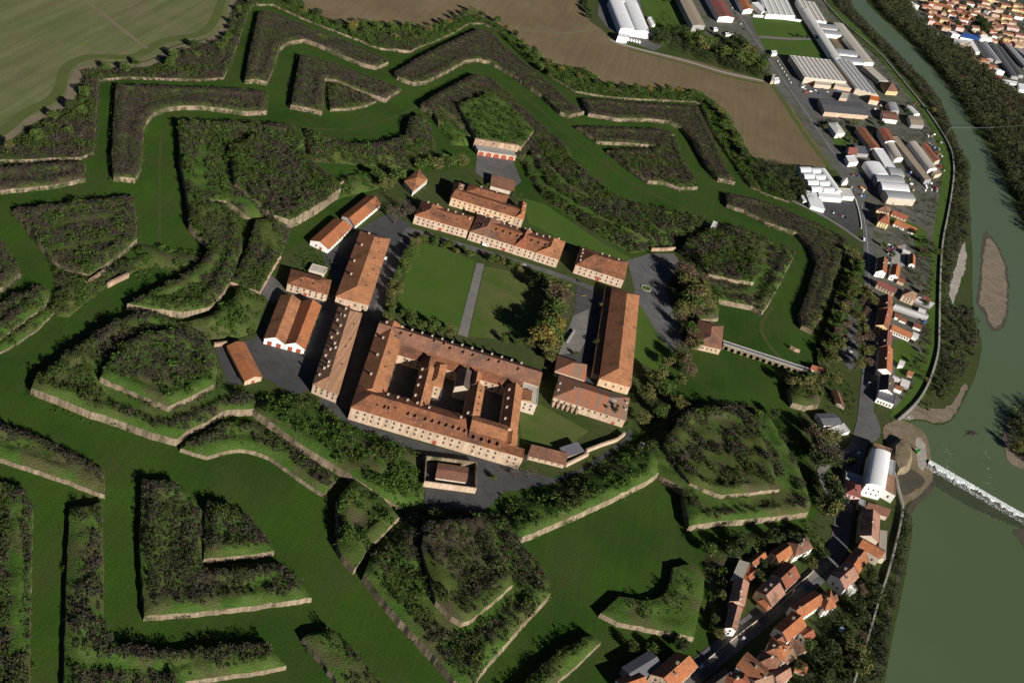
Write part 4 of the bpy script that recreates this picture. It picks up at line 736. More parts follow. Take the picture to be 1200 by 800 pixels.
o2 = house('long pink-cream barracks facing the lawn with a row of chimneys behind', (551, 271), (655, 304), (662, 284), 8.6, 'hip', 'u', 3.8, 'pink', 'old_tile', 'barracks', 'barracks', inset=14, win=(2, 4.3, 1.6), chim=[(.3 + .075 * i, .86) for i in range(9)], dormers=[(.1 + .08 * i, .3) for i in range(11)], doors=((0, .4, 2.6, 3, TD), (0, .75, 2.6, 3, TD)))
def pavilion(o, A, B, C, f0, f1, he, rm, out=.6):
    a, b, c = at(*A, he), at(*B, he), at(*C, he); U = (b - a)[:2]; V = (c - b)[:2]; v = V / np.hypot(*V)
    shell(o, a[:2] + U * f0 - v * out, U * (f1 - f0), V + v * 1.2, he + .35, 'hip', 'v', 4.3, 'pink', rm, inset=9, win=(2, 4.3, 1.6), wside=(0, 1), chim=((.8, .3), (.85, .7)), hatches=[(.18, .3), (.18, .7), (.35, .2)])
pavilion(o1, (486.5, 252), (549, 269.8), (555, 254), .0, .44, 8.4, 'old_tile'); pavilion(o2, (551, 271), (655, 304), (662, 284), .0, .3, 8.6, 'brown_tile'); pavilion(o2, (551, 271), (655, 304), (662, 284), .74, 1.0, 8.6, 'warm_tile'); pavilion(o2, (551, 271), (655, 304), (662, 284), .5, .62, 8.6, 'red_tile', .4)
o = house('ochre-stained barracks of two parallel wings in front of the casemate yard', (529, 231), (604, 254), (611, 243.5), 8.8, 'gable', 'u', 2.6, 'stained_cream', 'old_tile', 'barracks', 'barracks', win=(2, 4.8, 1.6), hatches=[(.1 + .1 * i, .3) for i in range(8)], doors=((0, .72, 3.4, 3.2, 'dark_tile'), (0, .6, 2.4, 3, TD)))
for A_, B_, C_, hh, rm in (((546, 224.5), (592, 238.5), (596, 229), 8.9, 'old_tile'), ((604.5, 254), (613.5, 257), (617, 238.5), 9.1, 'orange_tile'), ((529.5, 225), (541, 228.5), (544, 216.5), 8.3, 'brown_tile')):
    a, b, c = at(*A_, hh), at(*B_, hh), at(*C_, hh); shell(o, a[:2], (b - a)[:2], (c - b)[:2], hh, 'hip', 'u' if hh == 8.9 else 'v', 2.5, 'white' if hh == 8.9 else 'cream', rm, win=(2, 4.6, 2), wside=(0,), chim=((.3, .8), (.7, .8)))
house('square barracks with broad hipped roof and dormer-lined ends by the piazza', (675, 310), (731.5, 328), (735.5, 307), 9, 'hip', 'u', 5.2, 'pink', 'old_tile', 'barracks', 'barracks', inset=13, win=(2, 5, 1.8), chim=[(.06, .2), (.05, .4), (.06, .6), (.05, .8), (.45, .9), (.6, .92), (.8, .85)], hatches=[(.12, .3), (.85, .25)], doors=((0, .5, 3, 4, TD),))
o = house('very long storehouse with glowing orange right slope east of the lawn', (703, 443), (739, 453), (749, 346), 8, 'hip', 'v', 4.4, 'stained_cream', 'warm_tile', 'storehouse', 'storehouse', inset=12, win=(1, 6, 3), wside=(0, 1))
for A_, B_, C_ in (((695, 437), (702.5, 439), (717, 336.5)),):
    a, b, c = at(*A_, 5.2), at(*B_, 5.2), at(*C_, 5.2); shell(o, a[:2], (b - a)[:2], (c - b)[:2], 5.2, 'shed', 'v', .7, 'beige', 'old_tile')
o = house('barracks with striped patched roof and pillared porch south of the long storehouse', (649, 465), (733, 492), (737.5, 466), 7.4, 'hip', 'u', 4.2, 'cream', 'patched_tile', 'barracks', 'barracks', inset=15, win=(1, 4.6, 4.4), wside=(0,), chim=((.03, .3), (.03, .6), (.97, .4), (.97, .7)), doors=((0, .86, 2.2, 2.6, TD),))
a, b, c = at(649, 465, 7.4), at(733, 492, 7.4), at(737.5, 466, 7.4); oc = np.array(o.location); cc = (c + a) / 2
for k in range(6):
    p = a + (b - a) * (.03 + .066 * k); nv = (b - c) / np.linalg.norm(b - c); p = p + nv * 1.6
    MB().box(-.45, .45, -.45, .45, 0, 4.6).box(-.6, .6, -.6, .6, 4.6, 4.9).build('pillar', 'clean_brick', o, (p[0] - oc[0], p[1] - oc[1], 0), rz=.2)
wl = a + (b - a) * .22; wr = a + (b - a) * .82
MB().add([(*(wl + (c - b) * .5 - oc)[:2], 11.75), (*(wr + (c - b) * .5 - oc)[:2], 11.75), (*(wr + (c - b) * .42 - oc)[:2], 11.5), (*(wl + (c - b) * .42 - oc)[:2], 11.5)], [(3, 2, 1, 0)]).build('ridge_cap', 'stone', o)
house('small square pavilion with streaked pyramid roof west of the long storehouse', (651, 434), (685.5, 445), (687.5, 427), 5, 'hip', 'u', 4, 'cream', 'patched_tile', 'pavilion', 'pavilion', inset=99)
house('low lean-to range with cream back wall along the southern street', (619, 533.5), (661.5, 544), (665, 533), 3.6, 'shed', 'u', 1.2, 'cream', 'brown_tile', 'outbuilding', 'outbuilding', win=(1, 4.5, 1.6), wside=(0,), wkind='small')
house('little grey-roofed hut at the bend of the long street wall', (664, 535), (684, 528), (676, 519), 3.2, 'shed', 'u', .8, 'cream', 'slate', 'hut', 'hut', maxskew=.9)
wall_line('street_wall', 'cream wall bending along the southern street, stretch beside the grey-roofed hut', '662,547 688,534', 3.2, 1.4, 'cream'); wall_line('street_wall', 'cream wall running from the hut up to the pillared barracks', '686,530 704,523 722,517 731,510', 3, 1.4, 'cream')
house('square gatehouse with reddish hipped roof beside the arched bridge', (815, 402), (845, 409), (847.5, 382), 6, 'hip', 'v', 3.2, 'cream', 'brown_tile', 'gatehouse', 'gatehouse', win=(1, 4, 2.2), doors=((1, .4, 3, 4, 'dark_tile'),))
house('small white house with triangular-looking hipped roof behind the pink barracks', (474, 212), (484, 224), (501, 210), 5.4, 'hip', 'u', 2.2, 'white', 'warm_tile', maxskew=.9, win=(2, 3, 1))
house('plain lean-to store with brown roof beside the casemate yard', (575, 217.5), (602, 225), (603, 213), 4, 'shed', 'u', 1.2, 'beige', 'brown_tile', 'store', 'store')
house('tiny red-roofed hut among bushes at the bridge end', (950, 432), (966, 437), (969, 432), 3.4, 'gable', 'u', 1.6, 'beige', 'red_tile', 'hut', 'hut')
house('white-roofed garden pavilion on the rampart behind the storehouse', (747, 526), (753, 530), (757, 522), 2.6, 'gable', 'v', .7, 'grey', 'pale_sheet', 'pavilion', 'pavilion', maxskew=.9)
house('small stone sentry hut with flat roof on the eastern bastion', (833, 266), (838, 268), (841, 261), 3, 'flat', 'u', 0, 'beige', 'pale_sheet', 'sentry_hut', 'hut', z0=7, maxskew=.9)
house('flat white-topped water tank house beside the two-storey cream house', (362, 316), (380, 321), (384, 314), 3, 'flat', 'u', 0, 'beige', 'beige_sheet', 'outbuilding', 'outbuilding')
# walled enclosure with a flat-roofed magazine inside
house('flat brown-roofed magazine inside the walled enclosure', (511, 559), (546, 564), (548.5, 547.5), 4.4, 'gable', 'u', .9, 'beige', 'brown_tile', 'magazine', 'magazine')
pw = [at(x, y, 4.6)[:2] for x, y in ((498, 563.5), (558, 571.5), (558.5, 541), (500, 534))]; mw = np.mean(pw, axis=0)
o = empty('enclosure_wall', (mw[0], mw[1], 0), 'cream wall enclosing the brown-roofed magazine on four sides', 'wall')
for i in range(4):
    a_, b_ = pw[i] - mw, pw[(i + 1) % 4] - mw; d = (b_ - a_) / np.hypot(*(b_ - a_)); nn = np.array([-d[1], d[0]]); x = [a_ - d * .4, b_ + d * .4 if i % 2 == 0 else b_ - d * .45]; x[0] = a_ - d * .4 if i % 2 == 0 else a_ + d * .45
    b = MB(); V_ = [(*(p_ + nn * s_), z_) for z_ in (-.3, 4.6) for p_, s_ in ((x[0], -.4), (x[1], -.4), (x[1], .4), (x[0], .4))]
    b.add(V_, [(0, 3, 2, 1), (4, 5, 6, 7), (0, 1, 5, 4), (1, 2, 6, 5), (2, 3, 7, 6), (3, 0, 4, 7)]); b.build('wall_side', 'cream' if i == 0 else 'old_brick', o)
# casemates with red arches
a, b = at(559, 182), at(602, 188.5); U_ = (b - a)[:2]; L_ = np.hypot(*U_); u_ = U_ / L_; n_ = np.array([-u_[1], u_[0]]); rz = math.atan2(u_[1], u_[0])
o = empty('casemate', (a[0], a[1], 0), 'brick casemates with a terrace above five red arched doors', 'casemate', rz=rz)
MB().box(0, L_ + 1, 0, 12, -.3, 5.2).build('arcade_wall', 'pink', o); MB().box(-.5, L_ + 1.5, -.2, 12, 5.2, 5.6).build('terrace', 'concrete', o); MB().box(-2, L_ + 6, 12.1, 15, -.3, 11.5).build('upper_wall', 'clean_brick', o)
for k in range(5):
    cx = L_ * (.09 + .205 * k); th = np.linspace(0, math.pi, 9); rw = L_ * .075
    pr = [(-rw, 0), (rw, 0)] + [(rw * math.cos(t), 1.9 + rw * .85 * math.sin(t)) for t in th]; Vv = [(x, -.12, z) for x, z in pr] + [(x, .02, z) for x, z in pr]; n0 = len(pr)
    mesh_ob('arched_door', Vv, [tuple(range(n0))] + [(i, n0 + i, n0 + (i + 1) % n0, (i + 1) % n0) for i in range(n0)], 'red_door', o, (cx, 0, .1))
for cx, zz in ((.12, 8.3), (.47, 8.6), (.9, 7.6)): MB().box(-.7, .7, -.08, .05, 0, 1.3).build('opening', 'glass', o, (L_ * cx, 12.1, zz))
# bridge over the moat
a, b = at(846, 409), at(941, 440); U_ = (b - a)[:2]; L_ = np.hypot(*U_); rz = math.atan2(U_[1], U_[0]); o = empty('bridge', (a[0], a[1], 0), 'long low bridge on many small arches leading to the gatehouse', 'bridge', rz=rz)
pr = [(0, -.4), (0, 5), (L_, 5), (L_, -.4)]; n = 13; sp = L_ / n
for k in range(n - 1, -1, -1):
    xc = sp * (k + .5); r_ = sp * .32; pr += [(xc + r_ * math.cos(t), 1.6 + r_ * 1.1 * math.sin(t)) if 0 < j < 8 else (xc + r_ * math.cos(t), -.4) for j, t in enumerate(np.linspace(0, math.pi, 9))]
m_ = len(pr); mesh_ob('arches', [(x, 0, z) for x, z in pr] + [(x, 5.4, z) for x, z in pr], [tuple(range(m_)), tuple(range(2 * m_ - 1, m_ - 1, -1))] + [(i, m_ + i, m_ + (i + 1) % m_, (i + 1) % m_) for i in range(m_)], 'scarp_brick', o)
MB().box(-1, L_ + 6, .5, 4.9, 5.02, 5.08).build('roadway', 'asphalt', o)
for y in (-.05, 5.0): MB().box(-1, L_ + 3, y, y + .45, 5.0, 6.0).build('parapet', 'grey', o)
# piazza roundel, cars and small things inside the citadel
p = at(757, 338); o = empty('flower_bed', tuple(p + [0, 0, .17]), 'round flower bed with a white rim in the middle of the piazza', 'flower bed'); b = MB(); N_ = 24
R_ = [(math.cos(2 * math.pi * i / N_), math.sin(2 * math.pi * i / N_)) for i in range(N_)]
b.add([(x * r, y * r, z) for r, z in ((5, 0), (5, .5), (3.9, .5), (3.9, .2)) for x, y in R_], [(j * N_ + i, j * N_ + (i + 1) % N_, (j + 1) * N_ + (i + 1) % N_, (j + 1) * N_ + i) for j in range(3) for i in range(N_)]); b.build('rim', 'concrete', o)
mesh_ob('planting', [(x * 3.9, y * 3.9, .3) for x, y in R_], [tuple(range(N_))], 'lawn', o)
car(679.5, 330.5, (686, 333), 'car_black', 'black car on the street before the square barracks', z=.22); car(614, 310.5, (621, 312), 'car_grey', 'grey car on the street along the northern edge of the lawn', z=.22)
car(568.5, 288, (572, 289), 'car_white', 'white van parked against the long pink barracks', kind='van', z=.2); car(452, 303, (455, 297), 'car_white', 'white car beside the orange-sloped barracks', z=.2)
wall_line('garden_wall', 'short pale wall edging the paved court beside the small pavilion', '672.5,388.5 664,402', 2, 1.6, 'concrete')
o = empty('play_slide', tuple(at(683.5, 347.5)), 'yellow play slide on the grass beside the square barracks', 'slide'); b = MB(); b.add([(-2, -.4, .2), (-2, .4, .2), (1, .4, 2), (1, -.4, 2), (-2, -.4, 0), (-2, .4, 0), (1, .4, 1.8), (1, -.4, 1.8)], [(0, 3, 2, 1), (4, 5, 6, 7), (0, 4, 7, 3), (1, 2, 6, 5), (0, 1, 5, 4), (3, 7, 6, 2)]); b.build('chute', 'yellow_paint', o); b = MB(); [b.box(x, x + .1, y, y + .1, 0, 2.4) for x in (1, 1.9) for y in (-.45, .35)]; b.box(1, 2, -.45, .45, 1.9, 2); b.build('tower', 'orange_paint', o)
MB2 = tag(MB().box(-3, 3, -1.6, 1.6, .15, 2.4).box(-3.1, 3.1, -1.7, 1.7, 2.4, 2.6).build('container', 'car_blue', None, tuple(at(703, 357)), rz=1.3), 'pale blue container in the shade left of the long storehouse', 'container')
# ================================================================= river road: houses
G1 = 'houses along the river road'
def h(label, A, B, C, he, roof, ax, wall, rm, rh=None, name='house', cat='house', win=(2, 3.2, 1.2), group=None, **kw):
    if A[1] > 600 and 'grow' not in kw: kw['grow'] = 1.17
    return house(label, A, B, C, he, roof, ax, rh, wall, rm, name, cat, group, win=win, **kw)
h('cream-yellow house at the top of the row, below the big pale gabled hall', (1028, 246), (1042.5, 250), (1044, 243.5), 6.5, 'hip', 'u', 'yellow', 'brown_tile')
h('cream-yellow house with red roof, second from the top beside the garden', (1030, 259.5), (1041.5, 263), (1042.5, 253), 6.8, 'hip', 'u', 'yellow', 'red_tile', chim=[(.5, .5)])
h('low garden range with red roof beside the big pale hall', (1045, 250.5), (1062, 257.5), (1064.5, 254), 3.2, 'gable', 'u', 'salmon', 'red_tile', name='outbuilding', cat='outbuilding', win=(1, 4, 1))
h('long low white house with bright orange roof by the lawn', (1047.5, 262), (1071, 272), (1075, 268.5), 3.6, 'gable', 'u', 'white', 'orange_tile', win=(1, 3.6, 1))
h('bright white house with tall blank gable on the road', (1027, 318), (1038.5, 320), (1040.5, 304), 6.5, 'gable', 'v', 'white', 'old_tile', win=(1, 4, 1.5), chim=[(.5, .5)])
h('white house with brown and orange roof set back from the road', (1043.5, 322), (1053, 325), (1055, 312.5), 6, 'gable', 'v', 'white', 'orange_tile', win=(1, 3.5, 2))
h('low house with dark red roof and arched cream front', (1027.5, 333), (1049, 343), (1051, 338), 5, 'gable', 'u', 'cream', 'maroon_tile')
h('peach-coloured house with tan hipped roof standing back from the road', (1058, 345.5), (1072.5, 351.5), (1075, 344), 7, 'hip', 'u', 'salmon', 'tan_tile', win=(2, 3, 1.4))
h('terraced house, dark left slope and pinkish right slope, north of the yellow gable', (1031, 361.5), (1045.5, 364), (1046, 349), 7, 'gable', 'v', 'cream', 'old_tile', chim=[(.3, .4)])
h('terraced house with yellow-cream gable end and orange roof', (1027, 380.5), (1041, 385.5), (1046, 365), 7, 'gable', 'v', 'yellow', 'red_tile', win=(2, 3, 1.4), chim=[(.6, .6)])
h('long white house with bright orange roof and a line of small windows', (1044, 386), (1067, 396), (1070, 390.5), 4.6, 'gable', 'u', 'white', 'orange_tile', win=(1, 2.6, 1.4))
h('terraced house with dark brown roof between yellow and white gables', (1030, 406.5), (1044, 408), (1045.5, 390), 7, 'gable', 'v', 'cream', 'maroon_tile', chim=[(.3, .3)])
h('terraced house with orange roof and big white gable at its southern end', (1029.5, 432), (1045, 437), (1046, 409), 7, 'gable', 'v', 'white', 'orange_tile', chim=[(.4, .4), (.7, .6)], win=None)
h('terraced house with slate-dark roof below the big white gable', (1031, 456.5), (1046.5, 461), (1047.5, 443.5), 6.4, 'gable', 'v', 'white', 'dark_tile', chim=[(.4, .6)])
h('flat white building ending the terrace, arched white front', (1028, 466), (1047.5, 473.5), (1050, 462), 5, 'flat', 'u', 'white', 'slate', win=(1, 2.6, 1))
h('tiny orange-roofed garden hut behind the terrace', (1063, 438.5), (1069, 440.5), (1070.5, 435.5), 2.6, 'gable', 'u', 'cream', 'orange_tile', name='hut', cat='hut', win=None)
h('grey metal shed roof next to the peach house', (1073, 351.5), (1091, 359.5), (1094.5, 356), 3.2, 'shed', 'u', 'grey', 'pale_sheet', name='shed', cat='shed', win=None, rh=.8)
h('long low shed with white sheet roof and blue-green rim', (1047, 360), (1086, 373.5), (1088.5, 369.5), 3.2, 'gable', 'u', 'grey', 'pale_sheet', name='shed', cat='shed', win=None, rh=.8)
h('small orange-roofed house in the gardens by the dike', (1066, 309), (1072.5, 311), (1072.5, 300), 4.5, 'gable', 'v', 'white', 'orange_tile', win=(1, 3, 1.2))
h('narrow house with brown roof wedged between two orange roadside houses', (910, 757), (921, 749), (915, 741), 6, 'gable', 'u', 'beige', 'brown_tile')
h('dark-roofed house at the lower edge beside the road', (838, 809), (857, 795), (849, 785), 6.5, 'gable', 'u', 'cream', 'dark_tile')
h('small house with red roof behind the long blank white wall', (897, 791), (908, 785), (902, 776), 5, 'gable', 'u', 'cream', 'red_tile', win=(1, 3, 1.5))
h('low tan-roofed annex in the garden behind the orange hipped house', (922, 776), (932, 770), (928, 762), 3.4, 'shed', 'u', 'white', 'tan_tile', 1, 'annex', 'outbuilding', None)
h('brown-roofed cottage in the trees below the salmon-roofed house', (972, 707), (981, 702), (976, 694), 4.6, 'gable', 'u', 'beige', 'old_tile', win=(1, 3, 1.2))
h('small red-roofed house between the lane row and the pair of dark slopes', (879, 678), (888, 672), (884, 665), 5, 'gable', 'u', 'cream', 'red_tile', win=None)
random.seed(5)
for x, y in ((1056, 330), (1063, 350), (1080, 366), (1052, 372), (1058, 376), (1075, 384), (1050, 446), (1056, 428), (1072, 396), (1050, 318), (1062, 296), (1085, 352), (1053, 456), (1060, 452)):
    wd = random.uniform(5, 9); h('small low outbuilding in the gardens behind the terrace', (x - wd / 2, y - wd * .2), (x + wd / 2, y + wd * .2), (x + wd / 2 + 1.2, y + wd * .2 - random.uniform(3, 6)), random.uniform(2.5, 4.5), random.choice(['gable', 'shed']), 'u', random.choice(['white', 'cream', 'grey']), random.choice(['red_tile', 'old_tile', 'pale_sheet', 'grey_sheet', 'maroon_tile']), 1, 'outbuilding', 'outbuilding', None, 'garden outbuildings behind the terrace')
# the mill at the weir
o = h('tall white mill with barrel roof and two rows of windows at the weir', (1015, 567.5), (1037, 573.5), (1043.5, 532), 11, 'barrel', 'v', 'white', 'white_sheet', 2.4, 'mill', 'mill', win=(2, 4, 3), wside=(0, 3), wkind='white')
for A_, B_, C_, hh, wl_, rm, rf in (((1037.3, 573.8), (1049.5, 580.5), (1050, 560), 8, 'white', 'tan_tile', 'flat'), ((1038, 560), (1047.5, 562.5), (1049, 540), 7, 'grey', 'grey_sheet', 'flat'), ((1023, 524), (1044, 531), (1045.5, 526), 8, 'beige', 'tan_tile', 'flat')):
    a, b, c = at(*A_, hh), at(*B_, hh), at(*C_, hh); shell(o, a[:2], (b - a)[:2], (c - b)[:2], hh, rf, 'u', 0, wl_, rm, win=(1, 4, 3) if hh == 8 and rm == 'tan_tile' and A_[0] > 1030 else None, wside=(0,))
h('pink house with dark red hipped roof and a skylight below the mill', (991, 577.5), (1008, 582.5), (1009, 568), 7, 'hip', 'v', 'rose', 'maroon_tile', hatches=[(.3, .6)], win=(2, 3.4, 1.4))
h('small grey-roofed cream shed next to the white mill', (992, 560), (1009, 566), (1008, 557), 4.5, 'gable', 'u', 'cream', 'grey_sheet', name='shed', cat='shed', win=None, rh=1)
h('little cream annex with a grey roof below the pink house', (1006, 591), (1013, 594), (1014, 587), 5, 'flat', 'u', 'cream', 'grey_sheet', name='annex', cat='outbuilding', win=(1, 2.5, 2))
h('long brown-roofed range running to the flood wall below the mill', (1014, 597), (1040, 605), (1043, 598), 4, 'shed', 'u', 'beige', 'brown_tile', 1.2, 'outbuilding', 'outbuilding', win=None)
h('house with dark left slope, pink right slope and blank pale gable', (1010.5, 625), (1028, 631), (1029.5, 605), 8, 'gable', 'v', 'beige', 'pink_tile', chim=[(.5, .5)], win=None)
h('house with ivy-spotted pale front under an orange roof', (1009, 640), (1030, 652), (1034.5, 644), 7.5, 'gable', 'u', 'beige', 'orange_tile', win=(1, 4, 2))
h('beige-roofed long shed close to the flood wall', (1031, 651), (1036.5, 652.5), (1038, 625), 4.5, 'shed', 'v', 'beige', 'beige_sheet', .6, 'shed', 'shed', win=None)
h('house on the river side of the road bend with brown and orange slopes', (1006, 669), (1016.5, 655), (1003.5, 643), 7, 'gable', 'u', 'cream', 'orange_tile', chim=[(.4, .5)])
h('house with salmon-pink roof and a white gable in half shade at the bend', (990.5, 687), (1004, 675), (990, 661), 7.5, 'gable', 'u', 'white', 'pink_tile', win=(1, 4, 2), chim=[(.3, .3), (.6, .7)])
h('small pale outhouse behind the salmon-roofed house', (997, 695), (1004, 690), (1000, 684), 3.5, 'shed', 'u', 'white', 'pale_sheet', .5, 'outbuilding', 'outbuilding', win=None)
h('long roadside house with bright orange roof and a white garden side', (938.5, 722), (962.5, 706), (953, 694), 7, 'gable', 'u', 'white', 'orange_tile', win=(2, 3.6, 1.2), chim=[(.1, .5)])
h('orange hipped end block of the long roadside house', (967, 713), (978.5, 709), (973, 693), 7.2, 'hip', 'u', 'white', 'orange_tile', chim=[(.3, .5)], maxskew=.9)
h('roadside house with one brown and one orange slope and white gable', (923.5, 748.5), (942, 732.5), (929, 719), 7, 'gable', 'u', 'white', 'orange_tile', win=(1, 4, 2), chim=[(.7, .7)])
h('roadside house with broad bright orange hipped roof', (900, 763), (918, 772), (923.5, 757), 7, 'hip', 'u', 'white', 'orange_tile', inset=6, chim=[(.2, .4), (.8, .5)], hatches=[(.3, .3), (.4, .35)])
h('house with faded brown roof behind the white blank wall', (890, 776), (910, 783), (914, 770), 6.4, 'hip', 'u', 'cream', 'brown_tile', chim=[(.5, .5)])
h('house with long blank white wall facing the road at the bottom', (866.5, 780), (887, 797), (897.5, 783), 7.5, 'gable', 'u', 'white', 'old_tile', win=(1, 7, 3), chim=[(.6, .4)])
h('tiny orange-roofed garden shed among trees at the bottom right', (933, 784), (943, 788), (944.5, 778), 2.6, 'gable', 'u', 'cream', 'orange_tile', name='shed', cat='shed', win=None)
h('small brown-roofed cottage behind the two-coloured roadside house', (945, 750), (954, 744), (947, 735), 4.6, 'gable', 'u', 'white', 'red_tile', win=(1, 3, 1.2))
h('low brown-roofed shed in the garden behind the orange hipped house', (937, 764), (944, 762), (943, 748), 3.4, 'gable', 'v', 'beige', 'brown_tile', name='shed', cat='shed', win=None)
h('house with tan roof, cut by the lower edge of the picture', (888, 806), (905, 800), (898, 787), 7, 'gable', 'u', 'white', 'tan_tile', chim=[(.5, .5)])
h('house with pink-brown roof at the lower edge between gardens', (912, 800), (926, 791), (920, 779), 6.5, 'gable', 'u', 'cream', 'pink_tile')
h('roadside house cut off at the bottom with red-brown roof', (856, 806), (880, 806), (872, 790), 7, 'hip', 'u', 'cream', 'red_tile', chim=[(.4, .5)])
h('beige-roofed long shed at the head of the lane facing the ravelin', (859, 677), (867.5, 680.5), (875.5, 661.5), 6, 'shed', 'v', 'cream', 'beige_sheet', .8, 'shed', 'shed', win=None)
h('narrow house with orange strip roof against the beige shed', (868, 681), (873, 684), (877.5, 663.5), 5.2, 'shed', 'v', 'salmon', 'orange_tile', .6, win=None)
h('lane house with brown left and pink right slope below the beige shed', (857.5, 702), (871.5, 706), (876, 684), 7, 'gable', 'v', 'cream', 'pink_tile', chim=[(.4, .5), (.1, .6)])
h('lane house with crimson lean-to front', (857, 711), (869, 715), (871, 706.5), 5, 'shed', 'u', 'salmon', 'maroon_tile', 1.2, win=None)
h('narrow lane house with white two-storey front at its southern end', (852, 733), (862.5, 736), (868, 714), 6.6, 'gable', 'v', 'white', 'pink_tile', win=(2, 3, 1.2))
h('small house with bright orange slope and white gable at the wood edge', (884.5, 662), (897, 652), (891.5, 646), 5, 'gable', 'u', 'white', 'orange_tile', win=None)
h('house with orange roof and yellow front, north of the dark-roofed pair', (914, 658), (927.5, 648), (918, 637), 6.4, 'gable', 'u', 'yellow', 'orange_tile', win=(2, 3, 1.2))
h('grey-brown roofed house with white-trimmed eaves at the wood edge', (932.5, 649.5), (950.5, 641), (943, 627.5), 6.6, 'hip', 'u', 'white', 'brown_tile', inset=6, chim=[(.4, .4), (.6, .6)])
h('house with dark left slope and brick-red right slope facing the road', (922, 687), (935, 674.5), (920, 660), 6.8, 'gable', 'u', 'beige', 'red_tile', win=None, chim=[(.5, .3)])
h('house with dark left slope and dusty pink right slope facing the road', (904.5, 707), (917.5, 694.5), (902, 679.5), 6.8, 'gable', 'u', 'beige', 'pink_tile', win=None, chim=[(.2, .7), (.6, .7)])
h('low orange hipped annex attached to the dusty pink roofed house', (890, 704), (899, 713), (905.5, 704), 4.6, 'hip', 'u', 'cream', 'orange_tile', win=None, maxskew=.9)
h('long house with half dark, half orange roof at the bottom by the wood', (789, 803), (813.5, 781), (792, 767), 7, 'gable', 'u', 'cream', 'orange_tile', chim=[(.3, .3), (.6, .6)])
h('orange-roofed house cut off at the bottom next to the dark shed', (735, 811), (757, 803), (747, 789), 6, 'gable', 'u', 'white', 'orange_tile', win=None)
h('big dark-roofed shed in the shade below the grassy ravelin', (745, 797), (772, 780), (760, 765), 5.5, 'gable', 'u', 'grey', 'slate', name='shed', cat='shed', win=None, rh=1.6)
h('flat grey workshop with pale yard roof beside the big bare tree', (966, 498), (987, 497), (977, 484), 4, 'gable', 'u', 'white', 'slate', 1.2, 'workshop', 'workshop', win=(1, 4, 1), maxskew=.9)
h('pale flat-roofed garage below the grey workshop', (976, 512), (996, 505), (989, 496), 3.4, 'flat', 'u', 'white', 'pale_sheet', None, 'garage', 'garage', win=None, maxskew=.9)
h('long rust-brown hut beside the path above the workshop', (981, 472), (990, 477), (984, 461), 3.2, 'gable', 'v', 'beige', 'brown_tile', None, 'hut', 'hut', win=None, maxskew=.9)
# ================================================================= industrial quarter
def ind(label, A, B, C, he, roof, ax, wall, rm, rh=None, **kw): return h(label, A, B, C, he, roof, ax, wall, rm, rh, kw.pop('name', 'warehouse'), kw.pop('cat', 'warehouse'), kw.pop('win', None), maxskew=.97, **kw)
o = ind('bright white hall with twin barrel roofs beside the ploughed field', (727, 34), (744.5, 36.8), (730, 2.5), 9, 'barrel', 'v', 'white', 'white_sheet', 2.5)
for A_, B_, C_ in (((744.8, 36.8), (762, 39.5), (747.5, 5)),):
    a, b, c = at(*A_, 9), at(*B_, 9), at(*C_, 9); shell(o, a[:2], (b - a)[:2], (c - b)[:2], 9, 'barrel', 'v', 2.5, 'white', 'white_sheet')
for A_, B_, C_, hh in (((724, 43), (736, 45), (738, 41), 8), ((724, 1.5), (747, 4), (743, -12), 10)):
    a, b, c = at(*A_, hh), at(*B_, hh), at(*C_, hh); shell(o, a[:2], (b - a)[:2], (c - b)[:2], hh, 'flat', 'u', 0, 'white', 'white_sheet')
ind('small white trailer shed on the grass beside the twin-barrel hall', (764, 30), (768, 29), (763, 20), 4, 'flat', 'v', 'white', 'white_sheet')
ind('long grey-brown roofed factory with blue-shaded flank at the wood', (812, 30), (826.5, 30), (804, -12), 10, 'gable', 'v', 'grey', 'tan_sheet', 1.2)
ind('factory with maroon roof and white gable beside the main road', (842.5, 20), (860.5, 21), (843, -8), 9, 'gable', 'v', 'white', 'maroon_tile', 2, hatches=[(.3, .2), (.6, .2)])
ind('factory with orange-brown roof and round white front across the road', (871.5, 12), (882.5, 11), (868, -14), 8, 'gable', 'v', 'white', 'orange_tile', 2)
ind('wide pale flat-roofed factory with white front at the top of the picture', (898, 17), (932, 19), (920, -6), 8, 'flat', 'u', 'white', 'pale_sheet', ribs=5, ribmat='white_sheet', win=(1, 8, 3))
ind('small white factory block left of the wide pale factory', (893, 14.5), (901, 14), (889, 3), 8, 'flat', 'u', 'white', 'white_sheet')
ind('factory with cream zigzag ribbed roof behind the barrel roofs', (946, 23), (969, 26), (955, 3), 8, 'flat', 'u', 'white', 'beige_sheet', ribs=4, ribmat='white_sheet')
ind('long narrow barrel-roofed wing along the lawn', (977, 70), (986, 69), (947.5, 11), 8, 'barrel', 'v', 'white', 'pale_sheet', 2)
ind('long cream-roofed wing towards the river dike', (1013, 73), (1024.5, 74), (988, 28), 8, 'gable', 'v', 'white', 'beige_sheet', 1)
for i_, (A_, B_, C_) in enumerate((((962.5, 33.5), (986, 36), (983, 30)), ((967, 40), (990, 42.5), (987, 37)), ((984, 63.5), (1008, 66.5), (1004, 60)), ((989, 72), (1013, 74.5), (1009, 68)))):
    ind('grey barrel roof linking the two long wings, %s' % ('beside the zigzag roof', 'on the upper side of the brown court', 'on the lower side of the brown court', 'next to the big striped warehouse')[i_], A_, B_, C_, 6.5, 'barrel', 'u', 'white', 'grey_sheet', 1.6)
patch('yard', '972,42 989,44 1003,59 982,58', 'worksite_earth', .2)
ind('big warehouse with pale striped roof and tan annexes along the car park', (943, 91), (992, 96), (973, 70.5), 9, 'flat', 'u', 'beige', 'pale_sheet', ribs=9, ribmat='beige_sheet')
